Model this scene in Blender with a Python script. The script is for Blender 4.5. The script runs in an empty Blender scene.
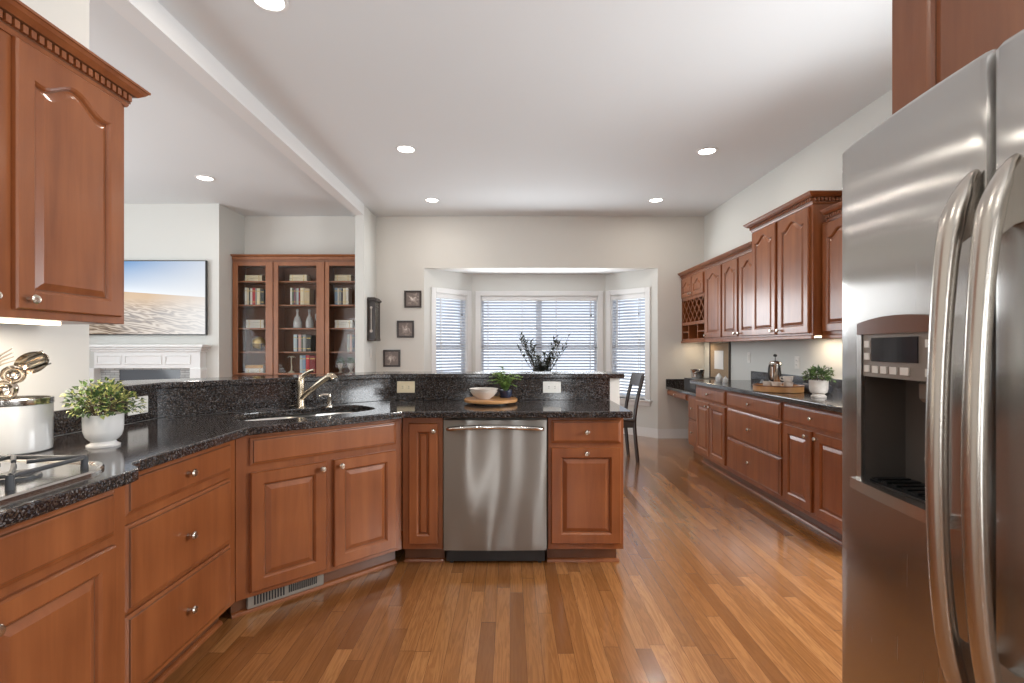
import bpy, bmesh, math, random
from mathutils import Vector, Matrix

S = bpy.context.scene
COL = S.collection
PI = math.pi

# ------------------------------------------------------------------ camera
F_PX = 500.0
cam_d = bpy.data.cameras.new('camera')
cam = bpy.data.objects.new('camera', cam_d); COL.objects.link(cam)
cam.location = (0, 0, 1.275)
cam.rotation_euler = (PI/2, 0, 0)
cam_d.sensor_width = 36.0
cam_d.lens = 36.0 * F_PX / 1024
cam_d.shift_x = 2.0/1024
cam_d.shift_y = 6.5/1024
cam_d.clip_start = 0.03
S.camera = cam

# ------------------------------------------------------------------ world, daylight, exposure
S.view_settings.view_transform = 'Standard'
S.view_settings.look = 'None'
S.view_settings.gamma = 1.0
S.view_settings.use_curve_mapping = False
S.view_settings.exposure = 0.34
W = bpy.data.worlds.new('world'); S.world = W; W.use_nodes = True
bg = W.node_tree.nodes['Background']
bg.inputs[0].default_value = (0.87, 0.935, 1.0, 1); bg.inputs[1].default_value = 1.5
try:
    S.cycles.use_denoising = True
    S.cycles.max_bounces = 10
    S.cycles.diffuse_bounces = 5
    S.cycles.glossy_bounces = 4
    S.cycles.transparent_max_bounces = 12
    S.cycles.sample_clamp_indirect = 6.0
    S.cycles.caustics_reflective = False
    S.cycles.caustics_refractive = False
except Exception:
    pass

def area_light(name, loc, rot, sx, sy, power, color=(1, 1, 1), shape='RECTANGLE', parent=None, spread=None):
    d = bpy.data.lights.new(name, 'AREA'); d.shape = shape; d.size = sx
    if shape in ('RECTANGLE', 'ELLIPSE'): d.size_y = sy
    d.energy = power; d.color = color
    if spread: d.spread = spread
    o = bpy.data.objects.new(name, d); COL.objects.link(o)
    o.location = loc; o.rotation_euler = rot
    if parent: o.parent = parent
    return o

# lamps added at made-up openings behind and beside the camera; the bay is real
UPT = math.radians(40)      # added lamps tipped up to brighten the ceiling
area_light('rear_fill', (-0.62, -2.93, 1.55), (-PI/2-UPT, 0, PI), 0.26, 1.9, 20, (0.95, 0.98, 1.0))  # added lamp, makes the narrow streaks in the dishwasher steel
area_light('rear_fill', (0.95, -2.93, 1.55), (-PI/2-UPT, 0, PI), 0.26, 1.9, 20, (0.95, 0.98, 1.0))
area_light('family_room_fill', (-6.1, 3.0, 1.5), (0, -PI/2-UPT, 0), 2.2, 3.4, 88, (0.92, 0.97, 1.0))  # added fill for the family room and its ceiling
area_light('family_room_fill', (-4.2, -2.93, 1.5), (-PI/2-UPT, 0, PI), 2.6, 2.2, 80, (0.92, 0.97, 1.0))
area_light('bay_daylight', (0.44, 7.42, 1.78), (PI/2+math.radians(12), 0, PI), 1.9, 0.60, 30, (0.94, 0.975, 1.0))
area_light('counter_fill', (2.70, 2.25, 1.5), (0, PI/2-math.radians(4), 0), 1.0, 1.25, 62, (0.94, 0.975, 1.0))  # added lamp out of view beyond the refrigerator, lights the cooktop run
area_light('side_fill', (1.57, -1.25, 1.35), (0, PI/2+UPT, 0), 1.9, 1.7, 42, (0.93, 0.975, 1.0))  # added lamp behind the camera, brightens faces turned to the right
sun_d = bpy.data.lights.new('sun', 'SUN'); sun_d.energy = 7.0; sun_d.angle = 0.02; sun_d.color = (1.0, 0.97, 0.92)
sun = bpy.data.objects.new('sun', sun_d); COL.objects.link(sun); sun.location = (-2, -4, 8); sun.rotation_euler = (math.radians(26), 0, math.radians(-16))

# ------------------------------------------------------------------ node helpers
def new_mat(name):
    m = bpy.data.materials.new(name); m.use_nodes = True
    nt = m.node_tree; b = nt.nodes['Principled BSDF']
    return m, nt, b
def node(nt, t, **kw):
    n = nt.nodes.new(t)
    for k, v in kw.items():
        if k.startswith('i_'):
            key = k[2:]
            key = int(key) if key.isdigit() else key.replace('_', ' ')
            n.inputs[key].default_value = v
        else: setattr(n, k, v)
    return n
def link(nt, a, b): nt.links.new(a, b)
def mth(nt, op, a, b=None, c=None):
    n = nt.nodes.new('ShaderNodeMath'); n.operation = op
    for i, v in enumerate((a, b, c)):
        if v is None: continue
        if isinstance(v, (int, float)): n.inputs[i].default_value = v
        else: link(nt, v, n.inputs[i])
    return n.outputs[0]
def ramp(nt, fac, stops):
    r = nt.nodes.new('ShaderNodeValToRGB')
    e = r.color_ramp.elements
    while len(e) < len(stops): e.new(0.5)
    for el, (p, c) in zip(e, stops):
        el.position = p; el.color = (*c, 1)
    link(nt, fac, r.inputs[0])
    return r.outputs[0]
def mixc(nt, fac, a, b, mode='MIX'):
    n = nt.nodes.new('ShaderNodeMix'); n.data_type = 'RGBA'; n.blend_type = mode
    for i, v in ((0, fac), (6, a), (7, b)):
        if isinstance(v, (int, float)): n.inputs[i].default_value = v
        elif isinstance(v, tuple): n.inputs[i].default_value = (*v[:3], 1)
        else: link(nt, v, n.inputs[i])
    return n.outputs[2]
def plain(name, col, rough=0.5, metal=0.0, noise=0.0, scale=20, **kw):
    m, nt, b = new_mat(name)
    b.inputs['Roughness'].default_value = rough; b.inputs['Metallic'].default_value = metal
    for k, v in kw.items(): b.inputs[k.replace('_', ' ')].default_value = v
    if noise > 0:
        tc = node(nt, 'ShaderNodeTexCoord')
        n = node(nt, 'ShaderNodeTexNoise', i_Scale=scale, i_Detail=4.0)
        link(nt, tc.outputs['Object'], n.inputs['Vector'])
        lo = tuple(max(0, c*(1-noise)) for c in col); hi = tuple(min(1, c*(1+noise)) for c in col)
        link(nt, ramp(nt, n.outputs['Fac'], [(0.3, lo), (0.7, hi)]), b.inputs['Base Color'])
    else:
        b.inputs['Base Color'].default_value = (*col, 1)
    return m
def wood(name, dark, light, rough=0.34, grain='Z', coat=0.2, stretch=14):
    m, nt, b = new_mat(name)
    tc = node(nt, 'ShaderNodeTexCoord'); oi = node(nt, 'ShaderNodeObjectInfo')
    mp = node(nt, 'ShaderNodeMapping')
    sc = {'Z': (stretch, stretch, 1.2), 'X': (1.2, stretch, stretch), 'Y': (stretch, 1.2, stretch)}[grain]
    mp.inputs['Scale'].default_value = sc
    link(nt, tc.outputs['Object'], mp.inputs['Vector'])
    add = node(nt, 'ShaderNodeVectorMath', operation='ADD')
    rv = mth(nt, 'MULTIPLY', oi.outputs['Random'], 37.0)
    link(nt, mp.outputs[0], add.inputs[0]); link(nt, rv, add.inputs[1])
    n1 = node(nt, 'ShaderNodeTexNoise', i_Scale=1.0, i_Detail=5.0, i_Roughness=0.6, i_Distortion=0.4)
    link(nt, add.outputs[0], n1.inputs['Vector'])
    n2 = node(nt, 'ShaderNodeTexNoise', i_Scale=3.0, i_Detail=2.0)
    link(nt, tc.outputs['Object'], n2.inputs['Vector'])
    f = mth(nt, 'ADD', mth(nt, 'MULTIPLY', n1.outputs['Fac'], 0.6), mth(nt, 'MULTIPLY', n2.outputs['Fac'], 0.4))
    f = mth(nt, 'ADD', f, mth(nt, 'MULTIPLY', mth(nt, 'SUBTRACT', oi.outputs['Random'], 0.5), 0.08))
    link(nt, ramp(nt, f, [(0.3, dark), (0.7, light)]), b.inputs['Base Color'])
    b.inputs['Roughness'].default_value = rough
    b.inputs['Coat Weight'].default_value = coat; b.inputs['Coat Roughness'].default_value = 0.18
    return m

def granite(name):
    m, nt, b = new_mat(name)
    tc = node(nt, 'ShaderNodeTexCoord')
    v1 = node(nt, 'ShaderNodeTexVoronoi', i_Scale=230.0, feature='F1')
    nz = node(nt, 'ShaderNodeTexNoise', i_Scale=55.0, i_Detail=6.0, i_Roughness=0.7)
    mixv = node(nt, 'ShaderNodeVectorMath', operation='ADD')
    sc = node(nt, 'ShaderNodeVectorMath', operation='SCALE'); sc.inputs['Scale'].default_value = 0.012
    link(nt, tc.outputs['Object'], nz.inputs['Vector']); link(nt, nz.outputs['Color'], sc.inputs[0])
    link(nt, tc.outputs['Object'], mixv.inputs[0]); link(nt, sc.outputs[0], mixv.inputs[1])
    link(nt, mixv.outputs[0], v1.inputs['Vector'])
    sep = node(nt, 'ShaderNodeSeparateColor'); link(nt, v1.outputs['Color'], sep.inputs[0])
    base = ramp(nt, sep.outputs[0], [(0.0, (0.008, 0.008, 0.009)), (0.42, (0.014, 0.012, 0.012)), (0.58, (0.036, 0.026, 0.021)), (0.76, (0.070, 0.046, 0.032)), (0.86, (0.050, 0.054, 0.066)), (1.0, (0.17, 0.16, 0.155))])
    n2 = node(nt, 'ShaderNodeTexNoise', i_Scale=140.0, i_Detail=3.0)
    link(nt, tc.outputs['Object'], n2.inputs['Vector'])
    fl = ramp(nt, n2.outputs['Fac'], [(0.62, (0, 0, 0)), (0.76, (0.06, 0.056, 0.055))])
    c = mixc(nt, 1.0, base, fl, 'ADD')
    link(nt, c, b.inputs['Base Color'])
    b.inputs['Roughness'].default_value = 0.11
    b.inputs['IOR'].default_value = 1.55
    return m

def steel(name, grain='H', rough=0.24, col=(0.60, 0.585, 0.56), wave=0.12, wscale=(2.2, 2.2, 2.2), aniso=0.75):
    m, nt, b = new_mat(name)
    tc = node(nt, 'ShaderNodeTexCoord')
    b.inputs['Base Color'].default_value = (*col, 1); b.inputs['Metallic'].default_value = 1.0
    # fine brushing lines
    mp = node(nt, 'ShaderNodeMapping')
    mp.inputs['Scale'].default_value = (6, 6, 500) if grain == 'H' else (400, 400, 4)
    link(nt, tc.outputs['Object'], mp.inputs['Vector'])
    nz = node(nt, 'ShaderNodeTexNoise', i_Scale=1.0, i_Detail=3.0); link(nt, mp.outputs[0], nz.inputs['Vector'])
    r = mth(nt, 'ADD', mth(nt, 'MULTIPLY', nz.outputs['Fac'], 0.10), rough-0.05)
    link(nt, r, b.inputs['Roughness'])
    tg = node(nt, 'ShaderNodeCombineXYZ')      # direction across the brushing, in which highlights spread
    for i_, v_ in enumerate((0, 0, 1) if grain == 'H' else (0, 1, 0)): tg.inputs[i_].default_value = v_
    link(nt, tg.outputs[0], b.inputs['Tangent'])
    b.inputs['Anisotropic'].default_value = aniso
    # soft dents of thin sheet
    w = node(nt, 'ShaderNodeMapping'); w.inputs['Scale'].default_value = wscale
    link(nt, tc.outputs['Object'], w.inputs['Vector'])
    n2 = node(nt, 'ShaderNodeTexNoise', i_Scale=1.0, i_Detail=0.0); link(nt, w.outputs[0], n2.inputs['Vector'])
    bp = node(nt, 'ShaderNodeBump', i_Strength=wave, i_Distance=0.05); link(nt, n2.outputs['Fac'], bp.inputs['Height'])
    link(nt, bp.outputs[0], b.inputs['Normal'])
    return m

def floor_mat():
    m, nt, b = new_mat('oak_strip_floor')
    tc = node(nt, 'ShaderNodeTexCoord'); sep = node(nt, 'ShaderNodeSeparateXYZ')
    link(nt, tc.outputs['Object'], sep.inputs[0])
    X, Y = sep.outputs[0], sep.outputs[1]
    u = mth(nt, 'DIVIDE', X, 0.0665)
    row = mth(nt, 'FLOOR', u); fu = mth(nt, 'FRACT', u)
    wn = node(nt, 'ShaderNodeTexWhiteNoise', noise_dimensions='1D'); link(nt, row, wn.inputs['W'])
    v = mth(nt, 'ADD', mth(nt, 'DIVIDE', Y, 0.95), mth(nt, 'MULTIPLY', wn.outputs['Value'], 7.31))
    cv = mth(nt, 'FLOOR', v); fv = mth(nt, 'FRACT', v)
    comb = node(nt, 'ShaderNodeCombineXYZ'); link(nt, row, comb.inputs[0]); link(nt, cv, comb.inputs[1])
    w2 = node(nt, 'ShaderNodeTexWhiteNoise', noise_dimensions='2D'); link(nt, comb.outputs[0], w2.inputs['Vector'])
    tone = w2.outputs['Value']
    # grain: long streaks plus cathedral figure, shifted per board
    off = mth(nt, 'MULTIPLY', tone, 41.0)
    gx = mth(nt, 'ADD', mth(nt, 'MULTIPLY', X, 26.0), off)
    gy = mth(nt, 'ADD', mth(nt, 'MULTIPLY', Y, 2.0), off)
    gc = node(nt, 'ShaderNodeCombineXYZ'); link(nt, gx, gc.inputs[0]); link(nt, gy, gc.inputs[1])
    g1 = node(nt, 'ShaderNodeTexNoise', i_Scale=1.0, i_Detail=4.0, i_Roughness=0.55, i_Distortion=0.6); link(nt, gc.outputs[0], g1.inputs['Vector'])
    rings = mth(nt, 'SINE', mth(nt, 'MULTIPLY', g1.outputs['Fac'], 42.0))
    rings = mth(nt, 'MULTIPLY', mth(nt, 'ADD', rings, 1.0), 0.5)
    fine = node(nt, 'ShaderNodeTexNoise', i_Scale=1.0, i_Detail=2.0)
    fm = node(nt, 'ShaderNodeCombineXYZ'); link(nt, mth(nt, 'MULTIPLY', X, 260.0), fm.inputs[0]); link(nt, mth(nt, 'MULTIPLY', Y, 9.0), fm.inputs[1])
    link(nt, fm.outputs[0], fine.inputs['Vector'])
    base = ramp(nt, tone, [(0.0, (0.235, 0.092, 0.028)), (0.30, (0.34, 0.142, 0.044)), (0.7, (0.42, 0.180, 0.058)), (1.0, (0.54, 0.25, 0.09))])
    dk = mth(nt, 'ADD', mth(nt, 'MULTIPLY', rings, 0.32), mth(nt, 'MULTIPLY', fine.outputs['Fac'], 0.42))
    c = mixc(nt, dk, base, (0.17, 0.062, 0.017))
    # joints between boards
    e1 = mth(nt, 'LESS_THAN', mth(nt, 'MINIMUM', fu, mth(nt, 'SUBTRACT', 1.0, fu)), 0.014)
    e2 = mth(nt, 'LESS_THAN', mth(nt, 'MINIMUM', fv, mth(nt, 'SUBTRACT', 1.0, fv)), 0.0014)
    joint = mth(nt, 'MAXIMUM', e1, e2)
    c = mixc(nt, mth(nt, 'MULTIPLY', joint, 0.65), c, (0.05, 0.017, 0.006))
    link(nt, c, b.inputs['Base Color'])
    r = mth(nt, 'ADD', mth(nt, 'MULTIPLY', fine.outputs['Fac'], 0.08), 0.17)
    link(nt, r, b.inputs['Roughness'])
    bp = node(nt, 'ShaderNodeBump', i_Strength=0.25, i_Distance=0.002)
    hn = node(nt, 'ShaderNodeTexNoise', i_Scale=9.0, i_Detail=1.0); link(nt, tc.outputs['Object'], hn.inputs['Vector'])
    hh = mth(nt, 'SUBTRACT', mth(nt, 'MULTIPLY', hn.outputs['Fac'], 0.5), joint)
    link(nt, hh, bp.inputs['Height']); link(nt, bp.outputs[0], b.inputs['Normal'])
    b.inputs['Coat Weight'].default_value = 0.6; b.inputs['Coat Roughness'].default_value = 0.13
    return m

def glass_mat(name, tint=(1, 1, 1), amount=0.12):
    m, nt, b = new_mat(name)
    out = nt.nodes['Material Output']
    tr = node(nt, 'ShaderNodeBsdfTransparent'); tr.inputs[0].default_value = (*tint, 1)
    gl = node(nt, 'ShaderNodeBsdfGlossy'); gl.inputs['Roughness'].default_value = 0.02
    lw = node(nt, 'ShaderNodeFresnel'); lw.inputs['IOR'].default_value = 1.45
    f = mth(nt, 'MULTIPLY', lw.outputs[0], 0.9 if amount > 0.1 else 0.35)
    mx = node(nt, 'ShaderNodeMixShader')
    link(nt, f, mx.inputs[0]); link(nt, tr.outputs[0], mx.inputs[1]); link(nt, gl.outputs[0], mx.inputs[2])
    link(nt, mx.outputs[0], out.inputs['Surface'])
    nt.nodes.remove(b)
    return m
def emis(name, col, st):
    m, nt, b = new_mat(name)
    b.inputs['Base Color'].default_value = (*col, 1)
    b.inputs['Emission Color'].default_value = (*col, 1); b.inputs['Emission Strength'].default_value = st
    return m
def slat_mat():
    m, nt, b = new_mat('white_slat')
    out = nt.nodes['Material Output']
    b.inputs['Base Color'].default_value = (0.80, 0.82, 0.86, 1); b.inputs['Roughness'].default_value = 0.4
    t = node(nt, 'ShaderNodeBsdfTranslucent'); t.inputs[0].default_value = (0.80, 0.86, 0.95, 1)
    mx = node(nt, 'ShaderNodeMixShader'); mx.inputs[0].default_value = 0.30
    link(nt, b.outputs[0], mx.inputs[1]); link(nt, t.outputs[0], mx.inputs[2]); link(nt, mx.outputs[0], out.inputs['Surface'])
    return m
def screen_mat(w, h):
    # a desert picture: pale blue sky over a rippled sand dune, shown on a lit screen
    m, nt, b = new_mat('desert_screen')
    tc = node(nt, 'ShaderNodeTexCoord'); sep = node(nt, 'ShaderNodeSeparateXYZ'); link(nt, tc.outputs['Object'], sep.inputs[0])
    u = mth(nt, 'DIVIDE', sep.outputs[0], w); v = mth(nt, 'DIVIDE', sep.outputs[2], h)
    skyt = mixc(nt, mth(nt, 'MULTIPLY', mth(nt, 'SUBTRACT', u, 0.35), 1.1), ramp(nt, v, [(0.55, (0.85, 0.90, 0.95)), (1.0, (0.14, 0.36, 0.72))]), (0.95, 0.95, 0.95))
    cc = node(nt, 'ShaderNodeCombineXYZ')
    link(nt, mth(nt, 'MULTIPLY', u, 3.0), cc.inputs[0]); link(nt, mth(nt, 'MULTIPLY', mth(nt, 'ADD', v, mth(nt, 'MULTIPLY', u, 0.35)), 9.0), cc.inputs[1])
    nz = node(nt, 'ShaderNodeTexNoise', i_Scale=1.6, i_Detail=2.0, i_Distortion=0.6); link(nt, cc.outputs[0], nz.inputs['Vector'])
    rip = mth(nt, 'SINE', mth(nt, 'ADD', mth(nt, 'MULTIPLY', cc.outputs[0] if False else mth(nt, 'ADD', mth(nt, 'MULTIPLY', v, 120.0), mth(nt, 'MULTIPLY', u, 26.0)), 1.0), mth(nt, 'MULTIPLY', nz.outputs['Fac'], 26.0)))
    rip = mth(nt, 'MULTIPLY', mth(nt, 'ADD', rip, 1.0), 0.5)
    sand = ramp(nt, rip, [(0.0, (0.17, 0.115, 0.08)), (0.5, (0.42, 0.31, 0.22)), (1.0, (0.66, 0.55, 0.44))])
    top = mixc(nt, mth(nt, 'MULTIPLY', mth(nt, 'SUBTRACT', v, 0.30), 5.0), sand, (0.62, 0.38, 0.17))
    glow = mth(nt, 'MULTIPLY', mth(nt, 'SUBTRACT', u, 0.55), 1.6)
    sand2 = mixc(nt, glow, top, (0.88, 0.86, 0.84))
    hor = mth(nt, 'ADD', 0.56, mth(nt, 'MULTIPLY', mth(nt, 'SUBTRACT', 0.55, u), 0.12))
    fac = mth(nt, 'GREATER_THAN', v, hor)
    for lk in list(nt.links):
        if lk.to_node.type == 'MIX': lk.to_node.clamp_factor = True
    c = mixc(nt, fac, sand2, skyt)
    b.inputs['Base Color'].default_value = (0.02, 0.02, 0.02, 1); b.inputs['Roughness'].default_value = 0.15
    link(nt, c, b.inputs['Emission Color']); b.inputs['Emission Strength'].default_value = 0.68
    return m
def print_mat(name, seed):
    m, nt, b = new_mat(name)
    tc = node(nt, 'ShaderNodeTexCoord')
    mp = node(nt, 'ShaderNodeMapping'); mp.inputs['Location'].default_value = (seed*3.1, seed*1.7, seed)
    link(nt, tc.outputs['Object'], mp.inputs['Vector'])
    n = node(nt, 'ShaderNodeTexNoise', i_Scale=17.0, i_Detail=3.0, i_Distortion=1.2); link(nt, mp.outputs[0], n.inputs['Vector'])
    d = node(nt, 'ShaderNodeVectorMath', operation='LENGTH'); link(nt, tc.outputs['Object'], d.inputs[0])
    k = mth(nt, 'ADD', n.outputs['Fac'], mth(nt, 'MULTIPLY', mth(nt, 'SUBTRACT', 0.055, d.outputs['Value']), 4.0))
    link(nt, ramp(nt, k, [(0.42, (0.20, 0.155, 0.135)), (0.60, (0.42, 0.34, 0.30)), (0.75, (0.72, 0.66, 0.60))]), b.inputs['Base Color'])
    b.inputs['Roughness'].default_value = 0.5
    return m

M = dict(
    wall=plain('greige_wall_paint', (0.68, 0.655, 0.61), 0.85),
    wall_cool=plain('pale_wall_paint', (0.66, 0.66, 0.63), 0.85),
    white=plain('white_trim_paint', (0.78, 0.78, 0.775), 0.45),
    ceiling=plain('ceiling_paint', (0.74, 0.76, 0.77), 0.9),
    floor=floor_mat(),
    wood=wood('red_brown_maple', (0.165, 0.044, 0.012), (0.335, 0.110, 0.035)),
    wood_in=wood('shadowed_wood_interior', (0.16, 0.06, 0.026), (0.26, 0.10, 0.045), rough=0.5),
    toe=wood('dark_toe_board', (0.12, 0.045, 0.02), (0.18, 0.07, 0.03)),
    case=wood('bookcase_wood', (0.21, 0.072, 0.025), (0.34, 0.13, 0.052)),
    dark=wood('dark_espresso_wood', (0.018, 0.010, 0.007), (0.04, 0.022, 0.015), rough=0.42, coat=0.1),
    board=wood('light_acacia_wood', (0.36, 0.16, 0.05), (0.60, 0.32, 0.13), grain='X', rough=0.4, coat=0.1),
    granite=granite('dark_speckled_granite'),
    steel_h=steel('brushed_steel_dishwasher', 'H', 0.34, (0.33, 0.31, 0.285), 0.45, (5.5, 5.5, 1.4), 0.99),
    steel_v=steel('brushed_steel_refrigerator', 'V', 0.25, (0.52, 0.505, 0.485), 0.35, (3.0, 3.0, 4.0), 0.985),
    steel=plain('polished_steel', (0.62, 0.60, 0.57), 0.16, 1.0),
    satin=plain('satin_steel', (0.58, 0.56, 0.53), 0.30, 1.0),
    handle_steel=plain('satin_handle_steel', (0.56, 0.52, 0.47), 0.27, 1.0),
    nickel=plain('brushed_nickel', (0.66, 0.60, 0.52), 0.25, 1.0),
    warm_nickel=plain('warm_nickel', (0.60, 0.51, 0.39), 0.27, 1.0),
    bronze=plain('bronzed_steel', (0.58, 0.51, 0.43), 0.16, 1.0),
    iron=plain('cast_iron', (0.035, 0.037, 0.042), 0.5),
    black=plain('black_plastic', (0.012, 0.012, 0.013), 0.35),
    dgrey=plain('charcoal_plastic', (0.06, 0.056, 0.052), 0.35),
    taupe=plain('taupe_panel', (0.27, 0.23, 0.20), 0.4, 0.3),
    ceramic=plain('white_glazed_ceramic', (0.66, 0.65, 0.635), 0.15, Coat_Weight=0.4),
    stone=plain('pale_stoneware', (0.56, 0.51, 0.46), 0.6, 0, 0.1, 30),
    plate=plain('outlet_white', (0.78, 0.76, 0.72), 0.4),
    plate_cream=plain('outlet_cream', (0.76, 0.65, 0.45), 0.4),
    slot=plain('outlet_slot', (0.05, 0.045, 0.04), 0.5),
    glass=glass_mat('window_glass', (0.97, 0.98, 1.0), 0.05),
    cglass=glass_mat('cabinet_glass', (0.98, 0.98, 0.97), 0.05),
    crystal=plain('clear_crystal', (1, 1, 1), 0.02, Transmission_Weight=0.55, IOR=1.45),
    slat=slat_mat(),
    leaf=plain('green_leaf', (0.12, 0.20, 0.05), 0.45, 0, 0.35, 60),
    leaf_y=plain('variegated_leaf', (0.42, 0.42, 0.14), 0.5, 0, 0.3, 60),
    leaf_b=plain('bright_fern_leaf', (0.27, 0.42, 0.09), 0.45, 0, 0.35, 60),
    leaf_d=plain('dark_boxwood_leaf', (0.045, 0.085, 0.025), 0.5, 0, 0.4, 60),
    olive=plain('olive_leaf', (0.050, 0.062, 0.045), 0.5, 0, 0.4, 40),
    stem=plain('brown_stem', (0.09, 0.055, 0.03), 0.7),
    soil=plain('potting_soil', (0.03, 0.02, 0.014), 0.9, 0, 0.5, 90),
    navy=plain('navy_glaze', (0.018, 0.024, 0.05), 0.25),
    gold=plain('aged_gold', (0.62, 0.44, 0.14), 0.35, 0.7, 0.25, 25),
    page=plain('book_pages', (0.75, 0.70, 0.60), 0.8),
    cream=plain('cream_cover', (0.72, 0.66, 0.52), 0.6),
    lens=emis('lamp_lens', (1.0, 0.95, 0.86), 9.0),
    strip=emis('warm_light_strip', (1.0, 0.86, 0.62), 3.0),
    firebrick=None, cork=plain('cork_face', (0.36, 0.26, 0.17), 0.8, 0, 0.15, 80),
    paper=plain('white_paper', (0.80, 0.80, 0.80), 0.7),
    fire=plain('smoked_firebox_glass', (0.05, 0.052, 0.06), 0.12),
    ground=plain('pale_patio', (0.55, 0.56, 0.55), 0.9, 0, 0.15, 2),
    lcd=plain('dark_display', (0.02, 0.022, 0.03), 0.12),
    vent=plain('taupe_register', (0.30, 0.27, 0.23), 0.45, 0.3),
)
def slate_mat():
    m, nt, b = new_mat('pale_slate_strips')
    tc = node(nt, 'ShaderNodeTexCoord')
    br = node(nt, 'ShaderNodeTexBrick'); br.inputs['Scale'].default_value = 1.0
    mp = node(nt, 'ShaderNodeMapping'); mp.inputs['Rotation'].default_value = (PI/2, 0, 0)
    link(nt, tc.outputs['Object'], mp.inputs['Vector']); link(nt, mp.outputs[0], br.inputs['Vector'])
    br.inputs['Color1'].default_value = (0.55, 0.56, 0.56, 1); br.inputs['Color2'].default_value = (0.36, 0.38, 0.38, 1); br.inputs['Mortar'].default_value = (0.2, 0.2, 0.2, 1)
    br.inputs['Brick Width'].default_value = 0.12; br.inputs['Row Height'].default_value = 0.03; br.inputs['Mortar Size'].default_value = 0.003
    link(nt, br.outputs['Color'], b.inputs['Base Color']); b.inputs['Roughness'].default_value = 0.6
    return m
M['firebrick'] = slate_mat()

# ------------------------------------------------------------------ geometry helpers
def box(bm, x0, x1, y0, y1, z0, z1, bev=0.0, mi=0, seg=1, mat=None):
    vs = [bm.verts.new((x, y, z)) for x in (x0, x1) for y in (y0, y1) for z in (z0, z1)]
    idx = [(0, 1, 3, 2), (4, 6, 7, 5), (0, 4, 5, 1), (2, 3, 7, 6), (0, 2, 6, 4), (1, 5, 7, 3)]
    fs = [bm.faces.new([vs[i] for i in f]) for f in idx]
    for f in fs: f.material_index = mi
    geo = vs
    if bev > 0:
        es = list({e for f in fs for e in f.edges})
        r = bmesh.ops.bevel(bm, geom=es, offset=bev, segments=seg, affect='EDGES', profile=0.5)
        for f in r['faces']: f.material_index = mi
        geo = list({v for f in r['faces'] for v in f.verts} | {v for v in vs if v.is_valid})
    if mat is not None: bmesh.ops.transform(bm, matrix=mat, verts=geo)
    return geo
def lathe(bm, prof, c=(0, 0, 0), seg=24, mi=0, mat=None, cap=True):
    rings = []
    for r, z in prof:
        if r < 1e-5: rings.append([bm.verts.new((c[0], c[1], c[2]+z))])
        else: rings.append([bm.verts.new((c[0]+r*math.cos(2*PI*k/seg), c[1]+r*math.sin(2*PI*k/seg), c[2]+z)) for k in range(seg)])
    for a, b in zip(rings, rings[1:]):
        for k in range(seg):
            k2 = (k+1) % seg
            if len(a) == 1 and len(b) == 1: continue
            if len(a) == 1: f = bm.faces.new((a[0], b[k2], b[k]))
            elif len(b) == 1: f = bm.faces.new((a[k], a[k2], b[0]))
            else: f = bm.faces.new((a[k], a[k2], b[k2], b[k]))
            f.material_index = mi
    if cap:
        for r, flip in ((rings[0], True), (rings[-1], False)):
            if len(r) > 1:
                f = bm.faces.new(r[::-1] if flip else r); f.material_index = mi
    vs = [v for r in rings for v in r]
    if mat is not None: bmesh.ops.transform(bm, matrix=mat, verts=vs)
    return vs
def tube(bm, pts, rad, seg=10, mi=0, flat=None):
    pts = [Vector(p) for p in pts]
    if not isinstance(rad, (list, tuple)): rad = [rad]*len(pts)
    rings = []; n = None
    for i, p in enumerate(pts):
        t = (pts[min(i+1, len(pts)-1)] - pts[max(i-1, 0)]).normalized()
        if n is None:
            a = Vector((0, 0, 1)) if abs(t.z) < 0.9 else Vector((0, 1, 0))
            n = t.cross(a).normalized()
        n = (n - t*n.dot(t)).normalized(); b = t.cross(n)
        r1 = rad[i]; r2 = r1*(flat if flat else 1)
        rings.append([bm.verts.new(p + n*r1*math.cos(2*PI*k/seg) + b*r2*math.sin(2*PI*k/seg)) for k in range(seg)])
    for a, b in zip(rings, rings[1:]):
        for k in range(seg):
            f = bm.faces.new((a[k], a[(k+1) % seg], b[(k+1) % seg], b[k])); f.material_index = mi
    f = bm.faces.new(rings[0][::-1]); f.material_index = mi
    f = bm.faces.new(rings[-1]); f.material_index = mi
    return [v for r in rings for v in r]
def spline(pts, n=6):
    P = [Vector(p) for p in pts]; out = []
    for i in range(len(P)-1):
        p0 = P[max(i-1, 0)]; p1 = P[i]; p2 = P[i+1]; p3 = P[min(i+2, len(P)-1)]
        for k in range(n):
            t = k/n
            out.append(0.5*((2*p1) + (p2-p0)*t + (2*p0-5*p1+4*p2-p3)*t*t + (3*p1-p0-3*p2+p3)*t**3))
    out.append(P[-1]); return out
def prism(bm, poly, z0, z1, mi=0):
    area = sum(poly[i][0]*poly[(i+1) % len(poly)][1] - poly[(i+1) % len(poly)][0]*poly[i][1] for i in range(len(poly)))
    if area < 0: poly = poly[::-1]
    lo = [bm.verts.new((x, y, z0)) for x, y in poly]; hi = [bm.verts.new((x, y, z1)) for x, y in poly]
    n = len(poly)
    fs = [bm.faces.new(lo[::-1]), bm.faces.new(hi)]
    for i in range(n): fs.append(bm.faces.new((lo[i], lo[(i+1) % n], hi[(i+1) % n], hi[i])))
    for f in fs: f.material_index = mi
    return lo+hi
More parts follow.
